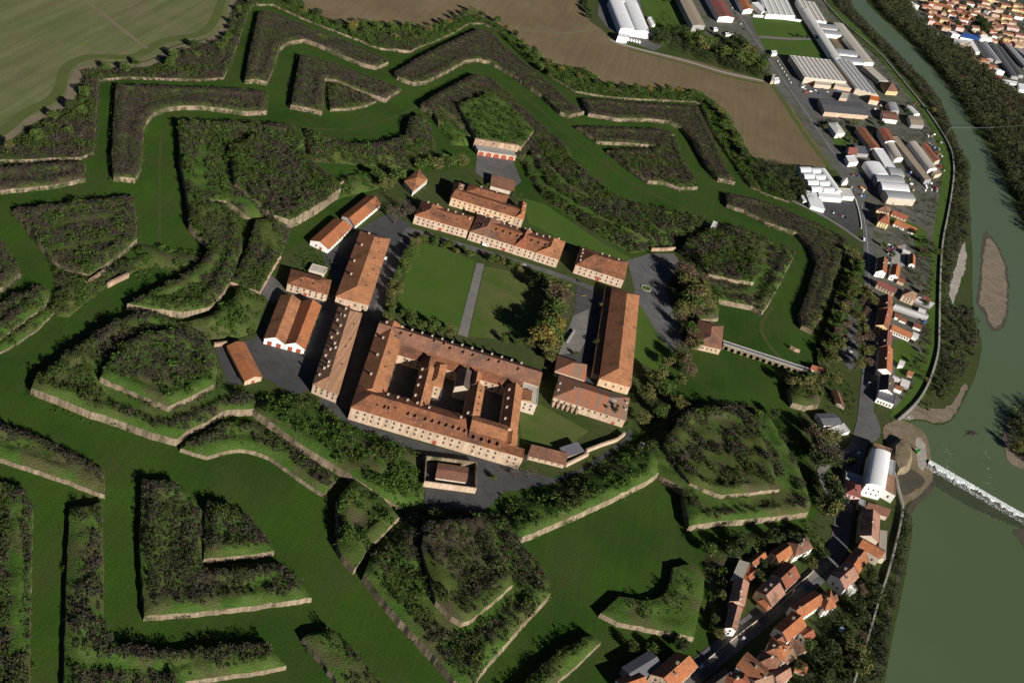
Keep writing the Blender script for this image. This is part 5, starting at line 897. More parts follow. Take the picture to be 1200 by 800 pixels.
ind('grey-white warehouse joined to the striped one, red box at its corner', (1003, 104), (1029.5, 112), (998, 72.5), 9, 'flat', 'u', 'beige', 'grey_sheet', ribs=4, ribmat='pale_sheet')
ind('red loading annex at the corner of the grey-white warehouse', (1019.5, 117), (1030, 119), (1031, 114), 7, 'flat', 'u', 'salmon', 'orange_paint')
for lab_, A_, B_, C_, wl_ in (('tan flat annex with blank wall under the striped warehouse', (955, 99), (974, 101), (974, 94.5), 'beige'), ('cream annex with arched roof under the striped warehouse', (978, 101), (998, 104), (1000, 97), 'cream'), ('low cream block with blank end between the yard and the grey roof', (984, 115), (993, 116), (996, 110), 'cream')):
    ind(lab_, A_, B_, C_, 5.5, 'flat', 'u', wl_, 'beige_sheet', name='annex', cat='outbuilding')
ind('flat beige shed roof beside the hip-roofed cream house', (1030.5, 95), (1041, 95), (1021, 77.5), 7, 'flat', 'v', 'grey', 'beige_sheet')
ind('cream house with brown hipped roof near the river dike', (1039.5, 106.5), (1052.5, 107.5), (1046, 97), 7, 'hip', 'u', 'yellow', 'brown_tile', name='house', cat='house', win=(2, 4, 1.4))
ind('long grey-roofed depot with cream front wall', (966.5, 131), (1018, 135.5), (1010, 121), 7, 'gable', 'u', 'cream', 'dark_sheet', 1.4)
ind('white villa with pale hipped roof beside the main road', (980, 157), (990.5, 156), (981, 143.5), 7, 'hip', 'v', 'white', 'pale_sheet', 1.6, name='house', cat='house', win=(2, 3.6, 1.4))
ind('long reddish-brown roofed shed uphill of the white strip roof', (1021, 174), (1032.5, 174), (1014.5, 150.5), 7, 'gable', 'v', 'grey', 'old_tile', 1.6)
ind('long bright white strip roof in the workshop quarter', (1038.5, 197), (1050, 197), (1035, 174.5), 6.5, 'flat', 'v', 'white', 'white_sheet')
ind('white vaulted shed beside the strip roof', (1023, 205.5), (1042, 206), (1031, 191), 7, 'barrel', 'v', 'white', 'white_sheet', 2.4)
ind('blue-grey barrel shed under the white strip roof', (1044, 205), (1060, 207), (1054, 197.5), 6, 'barrel', 'u', 'grey', 'grey_sheet', 2)
ind('grey barrel roof, upper of three side by side', (1028, 213), (1060, 215), (1056, 206.5), 7.5, 'barrel', 'u', 'grey', 'grey_sheet', 2.2)
ind('white-grey barrel roof, middle of three side by side', (1034, 223), (1066, 225.5), (1062, 215.5), 7.5, 'barrel', 'u', 'grey', 'white_sheet', 2.2)
ind('grey barrel-roofed hall with wide tan front, lowest of three', (1041, 232), (1073, 234.5), (1067, 225.5), 9, 'barrel', 'u', 'beige', 'grey_sheet', 1.6)
ind('block with dark red roof and white gable among the workshops', (1038, 166), (1049.5, 165.5), (1040.5, 151), 8, 'gable', 'v', 'white', 'red_tile', 1.6, win=(2, 4, 2))
ind('beige barrel shed ending in a white arched front', (1049, 186.5), (1058.5, 186), (1047, 167), 5.5, 'barrel', 'v', 'white', 'beige_sheet', 2)
ind('very long grey-tan flat strip shed through the workshop quarter', (1084, 211), (1091.5, 210), (1052, 160), 7, 'flat', 'v', 'grey', 'tan_sheet')
ind('long beige barrel hall with blue-shaded flank near the dike', (1088, 199), (1098, 198), (1074, 166.5), 8, 'barrel', 'v', 'white', 'beige_sheet', 2, win=(1, 6, 3), wkind='big', wside=(3,))
ind('rust-red roofed shed nearest to the river dike', (1096, 189), (1102, 187.5), (1086, 168), 6.5, 'gable', 'v', 'salmon', 'red_tile', 1)
ind('small ochre-fronted block at the foot of the beige barrel hall', (1096, 205), (1104, 203), (1100, 197), 6, 'flat', 'u', 'beige', 'tan_sheet')
ind('white box house with grey skylights by the main road', (995, 191), (1006, 190), (1002, 182), 6, 'flat', 'u', 'white', 'white_sheet', name='workshop', cat='workshop')
ind('little red-roofed cottage beside the main road', (994, 181), (1004, 182), (1002, 174), 4, 'gable', 'u', 'beige', 'maroon_tile', name='cottage', cat='house')
ind('slate-roofed shed between the red cottage and the reddish long shed', (1005, 180), (1018, 181), (1014, 172), 5, 'flat', 'u', 'grey', 'slate')
ind('small grey arched shed beyond the long depot', (1043, 131), (1054, 131), (1050, 121), 6, 'barrel', 'v', 'grey', 'grey_sheet', 2)
ind('brown-roofed house with white gables beyond the long depot', (1035, 139), (1052, 141), (1050, 131.5), 6.5, 'gable', 'u', 'white', 'brown_tile', 1.5, name='house', cat='house', win=(1, 4, 2))
ind('pale curved shed roof nearest the dike bend', (1071, 134.5), (1078, 134), (1069, 125), 5, 'barrel', 'v', 'white', 'pale_sheet', 1.6)
ind('grey-brown hangar beside the curved pale roof', (1068, 146), (1083, 147), (1079, 136.5), 6, 'gable', 'u', 'grey', 'tan_sheet', 1.2)
# white tunnel halls at the bend
for r_ in range(2):
    for k in range(4):
        A_ = (938.5 + 4.3 * k + 13.5 * r_, 203.5 + 7.4 * k + 1.2 * r_); B_ = (A_[0] + 13.2, A_[1] - .2); C_ = (B_[0] - 4.2, B_[1] - 7.2)
        ind('white tunnel-shaped hall, %s of four in the %s row' % (('topmost', 'second from the top', 'third from the top', 'lowest')[k], ('outer', 'inner')[r_]), A_, B_, C_, 4, 'barrel', 'u', 'white', 'white_sheet', 3.4, group='tunnel-shaped white halls', name='tunnel_hall', cat='hall')
ind('single long white tunnel hall beside the two short rows', (978, 226), (986.5, 226), (967.5, 199.5), 5, 'barrel', 'v', 'white', 'white_sheet', 3, name='tunnel_hall', cat='hall')
o = ind('white front building with a blue panel before the tunnel halls', (960, 231), (987.5, 233), (986, 227.5), 5.5, 'flat', 'u', 'white', 'white_sheet', name='showroom', cat='showroom', win=(2, 3.6, 1.2), wkind='small')
a, b = at(968, 231.8), at(973, 232.2); mesh_ob('sign_panel', [(*(a - np.array(o.location))[:2], 1.2), (*(b - np.array(o.location))[:2], 1.2), (*(b - np.array(o.location))[:2], 5), (*(a - np.array(o.location))[:2], 5)], [(0, 1, 2, 3)], 'blue_paint', o, (.05, -.25, 0))
ind('flat pale roof at the right of the white front building', (988, 230), (1001.5, 231), (997, 221.5), 5.5, 'flat', 'u', 'white', 'pale_sheet', name='showroom', cat='showroom')
ind('large slanting white annex roof below the tunnel halls', (950.5, 241), (966.5, 246), (959, 227.5), 4.5, 'shed', 'v', 'white', 'white_sheet', .6)
ind('small white container roof beside the slanting annex', (941.5, 236), (947, 236.5), (944, 229), 3, 'flat', 'v', 'white', 'white_sheet', name='container', cat='container')
ind('small white house with pyramid roof beside the showroom', (988, 213.5), (994, 213), (993, 208), 5, 'hip', 'u', 'white', 'pale_sheet', 1.6, name='house', cat='house')
ind('white cube kiosk at the roadside corner of the upper lawn', (905, 63), (911, 62.5), (910, 59.5), 5, 'flat', 'u', 'white', 'white_sheet', name='kiosk', cat='kiosk')
ind('cream roadside hut at the end of the field path', (903.5, 95.5), (907, 95), (909, 87.5), 5, 'flat', 'u', 'cream', 'beige_sheet', name='hut', cat='hut')
ind('white hut with a pink roof at the end of the field path', (908, 95.5), (914, 95), (913, 91), 4, 'flat', 'u', 'white', 'white_sheet', name='hut', cat='hut')
wall_line('boundary_wall', 'white boundary wall above the upper lawn', '882,20 910,22 938,26', 4, 1.5, 'white')
for i_, (x, y) in enumerate(((838, 16), (837, 12), (839, 35), (853, 41), (857, 40))): ind(('white cabin beside the maroon factory flank', 'second white cabin at the maroon factory flank', 'white cabin in the yard below the maroon factory', 'pale cabin near the wood edge by the road', 'low white cabin at the road junction')[i_], (x - 2, y), (x + 2.5, y), (x + 1.5, y - 2.5), 3, 'flat', 'u', 'white', 'white_sheet', name='cabin', cat='cabin')
# ================================================================= the town across the river
T_ = [(1074, 7, 7, 12, 'white', 'white_sheet', 'tall white narrow house at the head of the riverside trees'), (1087, 9, 11, 8, 'cream', 'red_tile', 'red-roofed cream house behind the riverside lane'), (1094, 14, 9, 7, 'cream', 'old_tile', 'salmon house with orange roof, below the red-roofed cream one'), (1093, 25, 7, 9, 'rose', 'red_tile', 'narrow pink house with red roof next to the lane'),
 (1106, 8, 21, 12, 'cream', 'old_tile', 'large cream apartment house with orange roof at the top edge'), (1108, 24, 11, 8, 'yellow', 'brown_tile', 'yellowish house with brown roof in the first town row'), (1117, 18, 8, 8, 'white', 'red_tile', 'white house squeezed behind the yellowish house'), (1127, 13, 11, 8, 'beige', 'maroon_tile', 'beige house with dark red roof and grey shadow side'),
 (1138, 5, 9, 8, 'white', 'old_tile', 'white house with orange roof near the top edge'), (1130, 24, 11, 9, 'white', 'red_tile', 'white gabled house above the blue roof'), (1126, 33, 9, 8, 'rose', 'old_tile', 'pink house with tile roof just above the blue roof'), (1110, 33, 10, 6, 'cream', 'old_tile', 'low orange-roofed house between trees and the white corner house'),
 (1121, 41, 9, 9, 'white', 'white_sheet', 'white corner house touching the blue roof'), (1144, 17, 14, 8, 'white', 'old_tile', 'white house with orange roof beside the round tree clump'), (1154, 8, 15, 8, 'beige', 'old_tile', 'long brown-tiled house with two roof strips'), (1161, 23, 14, 9, 'cream', 'tan_tile', 'cream house with tan roof right of the tree clump'),
 (1162, 32, 12, 9, 'cream', 'brown_tile', 'brown-roofed house behind the big white one'), (1157, 46, 13, 10, 'white', 'pale_sheet', 'big white house with pale roof above the dark sheds'), (1165, 38, 8, 8, 'rose', 'red_tile', 'red-roofed house at the shoulder of the big white house'), (1180, 7, 11, 9, 'yellow', 'maroon_tile', 'mustard house with dark roof near the corner'),
 (1181, 21, 12, 9, 'yellow', 'red_tile', 'pale yellow house with red roof on the crossing street'), (1194, 7, 11, 8, 'yellow', 'brown_tile', 'yellow house with brown roof in the corner of the picture'), (1195, 20, 10, 9, 'white', 'old_tile', 'white many-windowed house at the right edge'), (1188, 33, 14, 10, 'rose', 'brown_tile', 'rosy-white house with brown roof on the crossing street'),
 (1182, 40, 13, 6, 'cream', 'old_tile', 'orange-roofed low house below the rosy-white house'), (1196, 42, 10, 7, 'beige', 'maroon_tile', 'dark red roofed house at the right edge'), (1197, 54, 13, 11, 'cream', 'tan_tile', 'cream block at the right edge above the grey sheds'), (1098, 40, 10, 4, 'white', 'white_sheet', 'flat white hut at the end of the riverside lane'),
 (1172, 12, 9, 8, 'beige', 'brown_tile', 'brown-roofed house left of the mustard house'), (1120, 2, 8, 8, 'cream', 'red_tile', 'red-roofed house cut by the top edge'), (1150, 0, 10, 8, 'white', 'old_tile', 'orange-roofed house cut by the top edge'), (1187, -1, 9, 8, 'cream', 'red_tile', 'red-roofed house in the top right corner'), (1142, 27, 9, 7, 'beige', 'brown_tile', 'brown-roofed house in the shade of the tree clump'),
 (1173, 84, 9, 6, 'white', 'white_sheet', 'small white shed beside the rust-red roofs'), (1153, 71, 15, 7, 'cream', 'red_tile', 'rust-red roof at the upper end of the brown trees'), (1164, 80, 9, 8, 'cream', 'red_tile', 'rust-red roofed house between the trees and the dark sheds'), (1170, 92, 8, 8, 'cream', 'red_tile', 'lowest of the rust-red roofed houses by the brown trees'), (1146, 71, 9, 8, 'yellow', 'tan_tile', 'pale yellow house among the brown trees')]
for x, y, wd, dp, wl_, rm, lab in T_:
    hh = 8 if wd > 7 else 10
    ind(lab, (x - wd / 2, y - wd * .02 - 1), (x + wd / 2, y + wd * .17 - 1), (x + wd / 2 + 1.5, y + wd * .17 - 4.5), hh, 'gable' if rm not in ('white_sheet',) else 'flat', 'u', wl_, rm, None if rm != 'white_sheet' else 0, group='houses of the town across the river', name='house', cat='house', win=(2, 5, 2), wside=(0,), depth=dp * 1.6)
random.seed(3); placed = [(t[0], t[1]) for t in T_]
TX = [(1068 + random.random() * 132, -6 + random.random() * 58) for _ in range(400)]; nx = 0
for x, y in TX:
    if y > 28 + (x - 1085) * .32 or x < 1080 + y * .5 or (1145 < x < 1160 and 20 < y < 40) or min(math.hypot((x - a_) / 1.7, y - b_) for a_, b_ in placed) < 4.6 or (1118 < x < 1152 and y > 34): continue
    placed.append((x, y)); nx += 1; wd = random.uniform(6, 10); sl_ = random.choice((.17, .17, .3, -.12)); rm = random.choice(['red_tile', 'old_tile', 'brown_tile', 'brown_tile', 'tan_tile', 'maroon_tile', 'dark_tile'])
    ind('small tile-roofed house packed among others in the far town', (x - wd / 2, y - sl_ * wd / 2), (x + wd / 2, y + sl_ * wd / 2), (x + wd / 2 + 1.5, y + sl_ * wd / 2 - 3), random.uniform(5, 10), random.choice(['gable', 'hip']), 'u', random.choice(['white', 'cream', 'beige', 'yellow', 'rose', 'cream']), rm, None, group='small packed houses of the town', name='house', cat='house', win=(1, 5, 2), wside=(0,), depth=random.uniform(11, 17))
ind('long hall with bright blue roof in the town', (1126, 43.5), (1147, 48), (1149.5, 42.5), 6, 'gable', 'u', 'white', 'blue_sheet', 1)
ind('cream flat-roofed hall below the blue roof', (1118, 50.5), (1138, 53), (1138, 48), 7, 'flat', 'u', 'cream', 'pale_sheet'); ind('white-roofed wing beside the dark sheds', (1143, 61.5), (1148.5, 61.5), (1141, 48.5), 6, 'flat', 'v', 'white', 'white_sheet')
for i_, (A_, B_, C_, rm) in enumerate((((1157, 68), (1165, 70), (1149, 48.5), 'dark_sheet'), ((1167, 71), (1174, 73), (1157, 51), 'grey_sheet'), ((1186, 89), (1194, 91), (1166, 51), 'dark_sheet'), ((1194, 88), (1200, 89), (1174, 55), 'dark_sheet'), ((1201, 78), (1209, 80), (1185, 53), 'grey_sheet'), ((1210, 72), (1219, 74), (1198, 58), 'grey_sheet'))):
    ind('long dark factory shed, %s counted from the riverside trees' % ('first', 'second', 'third', 'fourth', 'fifth', 'sixth')[i_], A_, B_, C_, 6, 'gable', 'v', 'grey', rm, 1.4, group='long parallel factory sheds')
ind('long white strip roof below the dark factory sheds', (1172, 96), (1192, 99.5), (1193, 96.5), 5, 'flat', 'u', 'white', 'white_sheet'); ind('white wedge-shaped hall roof at the right edge', (1190, 113), (1197, 115), (1187, 100), 6, 'flat', 'v', 'white', 'pale_sheet'); ind('white low hall beside the wedge-shaped roof', (1195, 105), (1208, 107), (1206, 100), 6, 'flat', 'u', 'white', 'white_sheet')
# ================================================================= walls, weir, wires
DK = '955,-12 975,14 995,33 1016,50 1035,67 1055,92 1080,122 1100,150 1115,175 1118,198 1116,220 1110,255 1104,282 1101,325 1100,397 1099,415 1090,445 1080,465 1068,479 1052,493'
wall_line('flood_wall', 'long pale concrete flood wall on the dike upstream of the weir', DK, 1.8, 1.8, 'concrete', smooth=2)
wall_line('flood_wall', 'pale concrete flood wall downstream of the weir behind the houses', '1047,555 1055,585 1058,597 1050,634 1040,672 1028,706 1018,742 999,802', 2.2, 1.2, 'concrete', smooth=1)
wall_line('garden_wall', 'beige wall along the road in front of the pair of dark-slope houses', '812,787 850,756 885,729 918,700 948,674 953,669', 1.6, .35, 'beige')
wall_line('garden_wall', 'curved white-topped wall of the showroom forecourt', '1002,233 1006,246 1009,262 1009,268', 1.2, .8, 'white', smooth=1)
a, b = at(1088, 541), at(1215, 614); d = (b - a) / np.linalg.norm(b - a); nn = np.array([-d[1], d[0], 0]); o = empty('weir', tuple(a), 'low weir across the river with a white crest of falling water', 'weir')
pr = [(-2.5, -.5), (-2.5, .8), (1.5, 1.1), (7, .3), (7, -.5)]; L_ = np.linalg.norm(b - a)
V_ = [tuple(d * s + nn * -x + np.array([0, 0, z])) for s in (0, L_) for x, z in pr]; mesh_ob('sill', V_, [(i, (i + 1) % 5, 5 + (i + 1) % 5, 5 + i) for i in range(5)] + [(4, 3, 2, 1, 0), (5, 6, 7, 8, 9)], 'wet_mud', o)
ns = 160; ss = np.linspace(0, L_, ns); wn = np.convolve(RNG.normal(0, 1, ns + 8), np.ones(5) / 5, 'same')[4:-4]; wl_ = np.convolve(RNG.normal(0, 1, ns + 40), np.ones(21) / 21, 'same')[20:-20]; lo = -(5.6 + 1.6 * wn + 5 * wl_ + RNG.normal(0, .35, ns)); hi = 2.2 + RNG.normal(0, .35, ns); V_ = []
for s_, l_, u_ in zip(ss, lo, hi): V_ += [tuple(d * s_ + nn * u_ + [0, 0, 1.2]), tuple(d * s_ + nn * (u_ * .4 + l_ * .6) + [0, 0, 1.28]), tuple(d * s_ + nn * l_ + [0, 0, .42])]
mesh_ob('water_curtain', V_, [(3 * i + k, 3 * i + k + 1, 3 * i + k + 4, 3 * i + k + 3) for i in range(ns - 1) for k in (0, 1)], 'weir_foam', o)
q_ = RNG.random((3600, 2)); s_ = q_[:, 0] * L_; off = -(3.5 + 8 * q_[:, 1] ** 2.5); C_ = d[None] * s_[:, None] + nn[None] * off[:, None] + np.array([0, 0, .3])
f = leafcloud('foam', C_, .5, .1, 3, .3, 'foam', None, tuple(a)); tag(f, 'white foaming water along the foot of the weir', 'foam', None, 'stuff')
V_ = []
for s_ in ss: V_ += [tuple(d * s_ + nn * (-7 + RNG.normal(0, .5)) + [0, 0, .1]), tuple(d * s_ + nn * (-24 - 6 * math.sin(s_ * .05) + RNG.normal(0, 1.2)) + [0, 0, .1])]
tag(mesh_ob('river_bank', V_, [(2 * i, 2 * i + 1, 2 * i + 3, 2 * i + 2) for i in range(ns - 1)], 'weir_shallows', None, tuple(a)), kind='structure')
for s0, p0, p1 in ((60, (1108, 520), (1113, 553)), (40, (1153, 520), (1160, 575))):
    t = RNG.random(s0); pa, pb = at(*p0), at(*p1); C_ = pa[None] + (pb - pa)[None] * t[:, None] + RNG.normal(0, 2, (s0, 3)) * [1, 1, 0] + [0, 0, .1]
    tag(leafcloud('foam', C_, .5, .1, 3, .24, 'weir_foam', None), 'thin streak of foam drifting towards the weir', 'foam', None, 'stuff')
C_ = np.array([at(1138 + RNG.normal(0, 3), 508 + RNG.normal(0, 1.6), .2) for _ in range(50)]); tag(leafcloud('driftwood', C_, 1.2, .4, 8, .5, 'twig', None), 'dark tangle of driftwood caught in the river above the weir', 'driftwood', None, 'stuff')
C_ = np.array([at(1066 + RNG.normal(0, 3.5), 489 + RNG.normal(0, 1), .3) for _ in range(40)]); tag(leafcloud('foam', C_, .7, .2, 3, .6, 'foam', None), 'white water spilling below the flood wall', 'foam', None, 'stuff')
def pylon(x, y, hh, label):
    p = at(x, y); o = empty('utility_pole', tuple(p), label, 'utility pole'); MB().tube((0, 0, -.3), (0, 0, hh), .25, .15, 6).build('pole', 'concrete', o); MB().box(-.1, .1, -1.2, 1.2, hh - .6, hh - .4).build('crossarm', 'steel', o); return p + [0, 0, hh]
pa = pylon(1108, 160, 15, 'tall concrete pole on the dike bank holding the river wires'); pb = pylon(1196, 156, 15, 'tall concrete pole beyond the river holding the wires')
for off, lab in ((-1.1, 'upper overhead wire crossing the river'), (1.1, 'lower overhead wire crossing the river')):
    b = MB(); pts = [Vector(pa + (pb - pa) * t + np.array([0, off, -9 * t * (1 - t)])) for t in np.linspace(0, 1, 13)]
    for u, v in zip(pts, pts[1:]): b.tube(u, v, .12, .12, 4)
    tag(b.build('overhead_wire', 'steel'), lab, 'wire', 'wires over the river')
o = empty('excavator', tuple(at(1074, 530) + [0, 0, .2]), 'small bright green excavator on the muddy worksite', 'excavator', rz=.9)
for y in (-1.1, .7): MB().box(-1.7, 1.7, y, y + .5, 0, .8).build('track', 'rubber', o)
MB().box(-1.5, 1.3, -1.1, 1.1, .85, 1.9).build('body', 'green_paint', o); MB().box(.1, 1.3, -1.05, -.1, 1.9, 3).build('cab', 'glass', o); MB().tube((1.2, .3, 1.6), (4, .3, 4), .3, .25, 6).tube((4, .3, 4), (6, .3, 1.6), .25, .18, 6).build('boom', 'green_paint', o); MB().box(5.6, 6.5, -.2, .8, .5, 1.6).build('bucket', 'steel', o)
o = empty('blue_pool', tuple(at(987, 739)), 'small round blue pool in the garden by the river', 'pool'); b = MB(); b.add([(2.2 * math.cos(t), 2.2 * math.sin(t), z) for z in (0, 1.1) for t in np.linspace(0, 6.283, 17)[:-1]], [(i, (i + 1) % 16, 16 + (i + 1) % 16, 16 + i) for i in range(16)]); b.build('rim', 'white_sheet', o); mesh_ob('water', [(2.1 * math.cos(t), 2.1 * math.sin(t), .95) for t in np.linspace(0, 6.283, 17)[:-1]], [tuple(range(16))], 'blue_pool', o)
# ================================================================= vehicles
cs = ['car_white', 'car_grey', 'car_black', 'car_silver', 'car_red', 'car_blue']
car(871, 748.5, (876, 744), 'car_white', 'white car parked on the sunny strip of the lower road'); car(822, 781, (827, 776), 'car_white', 'white car at the roadside near the bottom edge')
car(868, 741, (872, 737), 'car_black', 'black car ahead of the white one on the lower road'); car(943, 687, (948, 683), 'car_blue', 'blue car in the sunny gap of the lower road'); car(1006, 531, (1010, 529), 'car_white', 'white car in the shadow of the mill', z=.24)
car(993, 530, (998, 527), 'car_silver', 'silver car beside the workshop yard', z=.24); car(991, 533, (996, 530), 'car_black', 'black car beside the workshop yard', z=.24)
car(1012, 281.5, (1013, 287), 'car_white', 'white van on the main road at the bend by the path', kind='van', z=.22); car(1010, 313.5, (1010.5, 318), 'car_white', 'white car on the verge opposite the white gable', z=.1)
for k in range(9): car(988 + 2.2 * k * .55, 381 + 5.0 * k * .9, (995 + 1.2 * k, 380 + 4.5 * k), cs[(k * 5 + 1) % 6], 'car standing in the roadside car park beneath the trees', 'cars in the roadside car park', z=.22)
for k in range(7): car(911 + 2.6 * k, 72 + 4.2 * k, (913 + 2.6 * k, 75.2 + 4.2 * k), cs[(k * 3) % 6], 'car in the row parked along the striped warehouse', 'cars along the striped warehouse', z=.24)
for k in range(9): car(938 + 4.4 * k + (k % 2), 101 + (k * 7 % 5) * 1.8, (942 + 4.4 * k, 102 + (k * 7 % 5) * 1.8), cs[(k * 4 + 2) % 6], 'car in the yard between striped warehouse and long depot', 'cars in the warehouse yard', z=.18)
for k in range(5): car(858 + 3.4 * k, 10 + 6.2 * k, (861.4 + 3.4 * k, 16 + 6.2 * k), cs[(k * 2) % 6], 'car driving on the straight main road near the upper lawns', 'cars on the main road', z=.24, name='car')
for k in range(5): car(736 + 3.2 * k, 47.5 + .7 * k, (735 + 3.2 * k, 44 + .5 * k), 'car_white', 'white lorry parked before the twin-barrel hall', 'lorries before the twin-barrel hall', 'lorry', z=.2)
for k in range(5): car(977 + 3.5 * k, 250 + 1.3 * k, (980 + 3.5 * k, 247 + 1.2 * k), cs[(k * 5) % 6], 'car parked in the showroom forecourt', 'cars in the showroom forecourt', z=.16)
for k in range(14): car(1041.5 + (k % 2) * 4, 287 + 2.7 * k, (1046.5 + (k % 2) * 4, 288 + 2.7 * k), cs[(k * 5 + k // 3) % 6], 'car in the crowded dealer yard beside the concrete lot', 'cars in the dealer yard', z=.16)
for k in range(16): car(1060 + 2.4 * k + 2 * (k % 3), 188 + 2.2 * k + 3 * ((k * 5) % 3), (1063 + 2.4 * k + 2 * (k % 3), 191 + 2.2 * k + 3 * ((k * 5) % 3)), cs[(k * 7 + 1) % 6], 'vehicle standing in the cluttered workshop yards', 'vehicles in the workshop yards', 'van' if k % 3 == 0 else 'car', z=.14)
for k in range(10): car(1087 + 1.8 * k + 3 * (k % 2), 160 + 4.5 * k, (1090 + 1.8 * k, 163 + 4.5 * k), cs[(k * 5) % 6], 'vehicle in the scrap yard along the dike', 'vehicles in the scrap yard', 'van' if k % 4 == 0 else 'car', z=.14)
random.seed(21)
def clutter(n, box, label, group, size=(2, 5)):
    x0, y0, x1, y1 = box
    for _ in range(n):
        p = at(random.uniform(x0, x1), random.uniform(y0, y1), .15); lx, ly, hz = random.uniform(*size) / 2, random.uniform(1.2, 2.6) / 2, random.uniform(1.2, 2.8); b = MB().box(-lx, lx, -ly, ly, .12, hz); [b.box(-lx + .1 + k * (2 * lx - .3) / 2, -lx + .2 + k * (2 * lx - .3) / 2, -ly - .04, ly + .04, 0, hz + .06) for k in range(3)]
        tag(b.build('storage_crate', random.choice(['car_white', 'car_blue', 'tan_sheet', 'white_sheet', 'orange_paint', 'car_grey', 'grey_sheet', 'car_white', 'maroon_tile']), None, tuple(p), rz=random.choice((.5, 2.07)) + random.gauss(0, .15)), label, 'crate', group)
clutter(16, (940, 98, 1000, 112), 'crate or parked trailer in the warehouse yard', 'crates in the warehouse yard', (2, 6)); clutter(26, (1060, 190, 1098, 225), 'crate or skip lying about in the workshop yards', 'crates in the workshop yards'); clutter(18, (1088, 158, 1104, 205), 'crate or skip in the scrap yard by the dike', 'crates in the scrap yard'); clutter(10, (1018, 120, 1075, 132), 'crate stacked behind the long depot', 'crates behind the long depot'); clutter(10, (1040, 283, 1052, 322), 'crate in the crowded dealer yard', 'crates in the dealer yard', (1.5, 3)); clutter(9, (995, 205, 1015, 235), 'crate beside the main road workshops', 'crates by the road workshops', (2, 4)); clutter(8, (1055, 360, 1085, 392), 'small crate or hutch in the gardens behind the terrace', 'garden crates behind the terrace', (1.5, 3))
for x, y, t_ in ((1007, 232, (1012, 233)), (1025, 345, (1020, 345)), (1024, 410, (1019, 410)), (1013, 456, (1018, 457)), (925, 700, (920, 703)), (852, 757, (848, 761))): pole_lamp(x, y, t_, 'slim grey street lamp standing along the river road', 'street lamps of the river road')
# ================================================================= vegetation
GN = 'trees of the belt along the fields'
LB = dict(round='bright green bushy tree in the belt along the fields', dark='dark green bushy tree in the belt along the fields', olive='olive-tinged tree in the belt along the fields', yellow='yellowish tree in the belt along the fields')
row('-2,182 26,171 50,155 78,138 98,122 101,104', 18, ['round', 'dark', 'round', 'olive'], (6, 9), LB, GN, 3.5); row('104,87 137,85 182,84 210,68 244,60 268,50 279,26 291,0', 18, ['round', 'dark', 'round'], (6, 9), LB, GN, 3.5)
row('60,165 95,150 100,130', 22, ['dark', 'round'], (5, 7), LB, GN, 4); row('215,75 250,70 268,58', 22, ['dark', 'round'], (5, 7), LB, GN, 4)
row('305,-6 335,3 365,20 400,34 435,37 470,36 500,40 528,28 556,18 578,24 598,42 625,66 650,84 688,97 720,107 765,109 815,112', 17, ['round', 'dark', 'round', 'yellow', 'olive'], (7, 10), LB, GN, 2.5)
row('400,38 440,45 475,48 500,44', 20, ['round', 'olive'], (6, 8), LB, GN, 3); row('832,125 846,146 862,172 878,196 905,218', 11, ['round', 'dark', 'olive', 'round'], (8, 11), LB, GN, 3); row('610,58 640,90 662,98', 20, ['round', 'yellow'], (8, 11), LB, GN, 3); row('905,212 925,222 945,232', 12, ['dark', 'olive'], (7, 9), LB, GN, 5)
LW = dict(round='tall green tree in the wood beside the factories', dark='tall dark tree in the wood beside the factories', olive='tall olive tree in the wood beside the factories')
row('772,52 792,54 812,58 835,66 860,74 885,82 896,88', 17, ['round', 'olive', 'round', 'dark'], (15, 20), LW, 'trees of the wood beside the factories', 7); row('775,38 800,44 825,52 850,62 880,72', 19, ['dark', 'olive', 'round'], (15, 20), LW, 'trees of the wood beside the factories', 8); row('838,52 862,58 890,76', 17, ['dark'], (14, 18), LW, 'trees of the wood beside the factories', 6); row('790,10 775,-10', 18, ['dark'], (8, 12), LW, 'trees of the wood beside the factories', 5)
row('680,0 688,14 692,24', 12, ['dark'], (6, 8), 'dark small tree in the notch between the two ploughed fields', 'trees in the field notch', 3)
LE = dict(olive='olive-brown roadside tree on the eastern outer bank', brown='bare brown roadside tree on the eastern outer bank', round='green roadside tree on the eastern outer bank')
row('1001,305 996,335 989,365 981,395 976,428', 11, ['olive', 'brown', 'round', 'olive'], (8, 11), LE, 'roadside trees on the eastern bank', 3); row('1011,345 1011,375 1010,404 1009,440', 13, ['olive', 'brown', 'olive'], (9, 12), LE, 'roadside trees on the eastern bank', 2)
LA = dict(round='small round tree in the rows framing the lawn', olive='olive-leaved small tree in the rows framing the lawn', brown='half-bare small tree in the rows framing the lawn'); GA = 'small trees framing the lawn'
for x, y, k in ((484, 290, 'round'), (478, 301, 'round'), (471, 313, 'olive'), (464, 326, 'round'), (459, 338, 'olive'), (476, 318, 'olive'), (466, 345, 'olive'), (455, 352, 'olive'), (458, 368, 'round'), (490, 284, 'olive'), (497, 283, 'round'), (509, 288, 'round'), (521, 292, 'round'), (534, 298, 'olive'), (549, 302, 'round'), (574, 308, 'round'), (586, 311, 'olive'), (597, 315, 'round'), (608, 319, 'olive'), (470, 372, 'round'), (481, 381, 'round'), (492, 386, 'round'), (504, 389, 'round'), (517, 392, 'round'), (528, 394, 'olive'), (452, 378, 'olive')): tree(x, y, k, random.uniform(5, 7.5), LA[k], GA, .15)
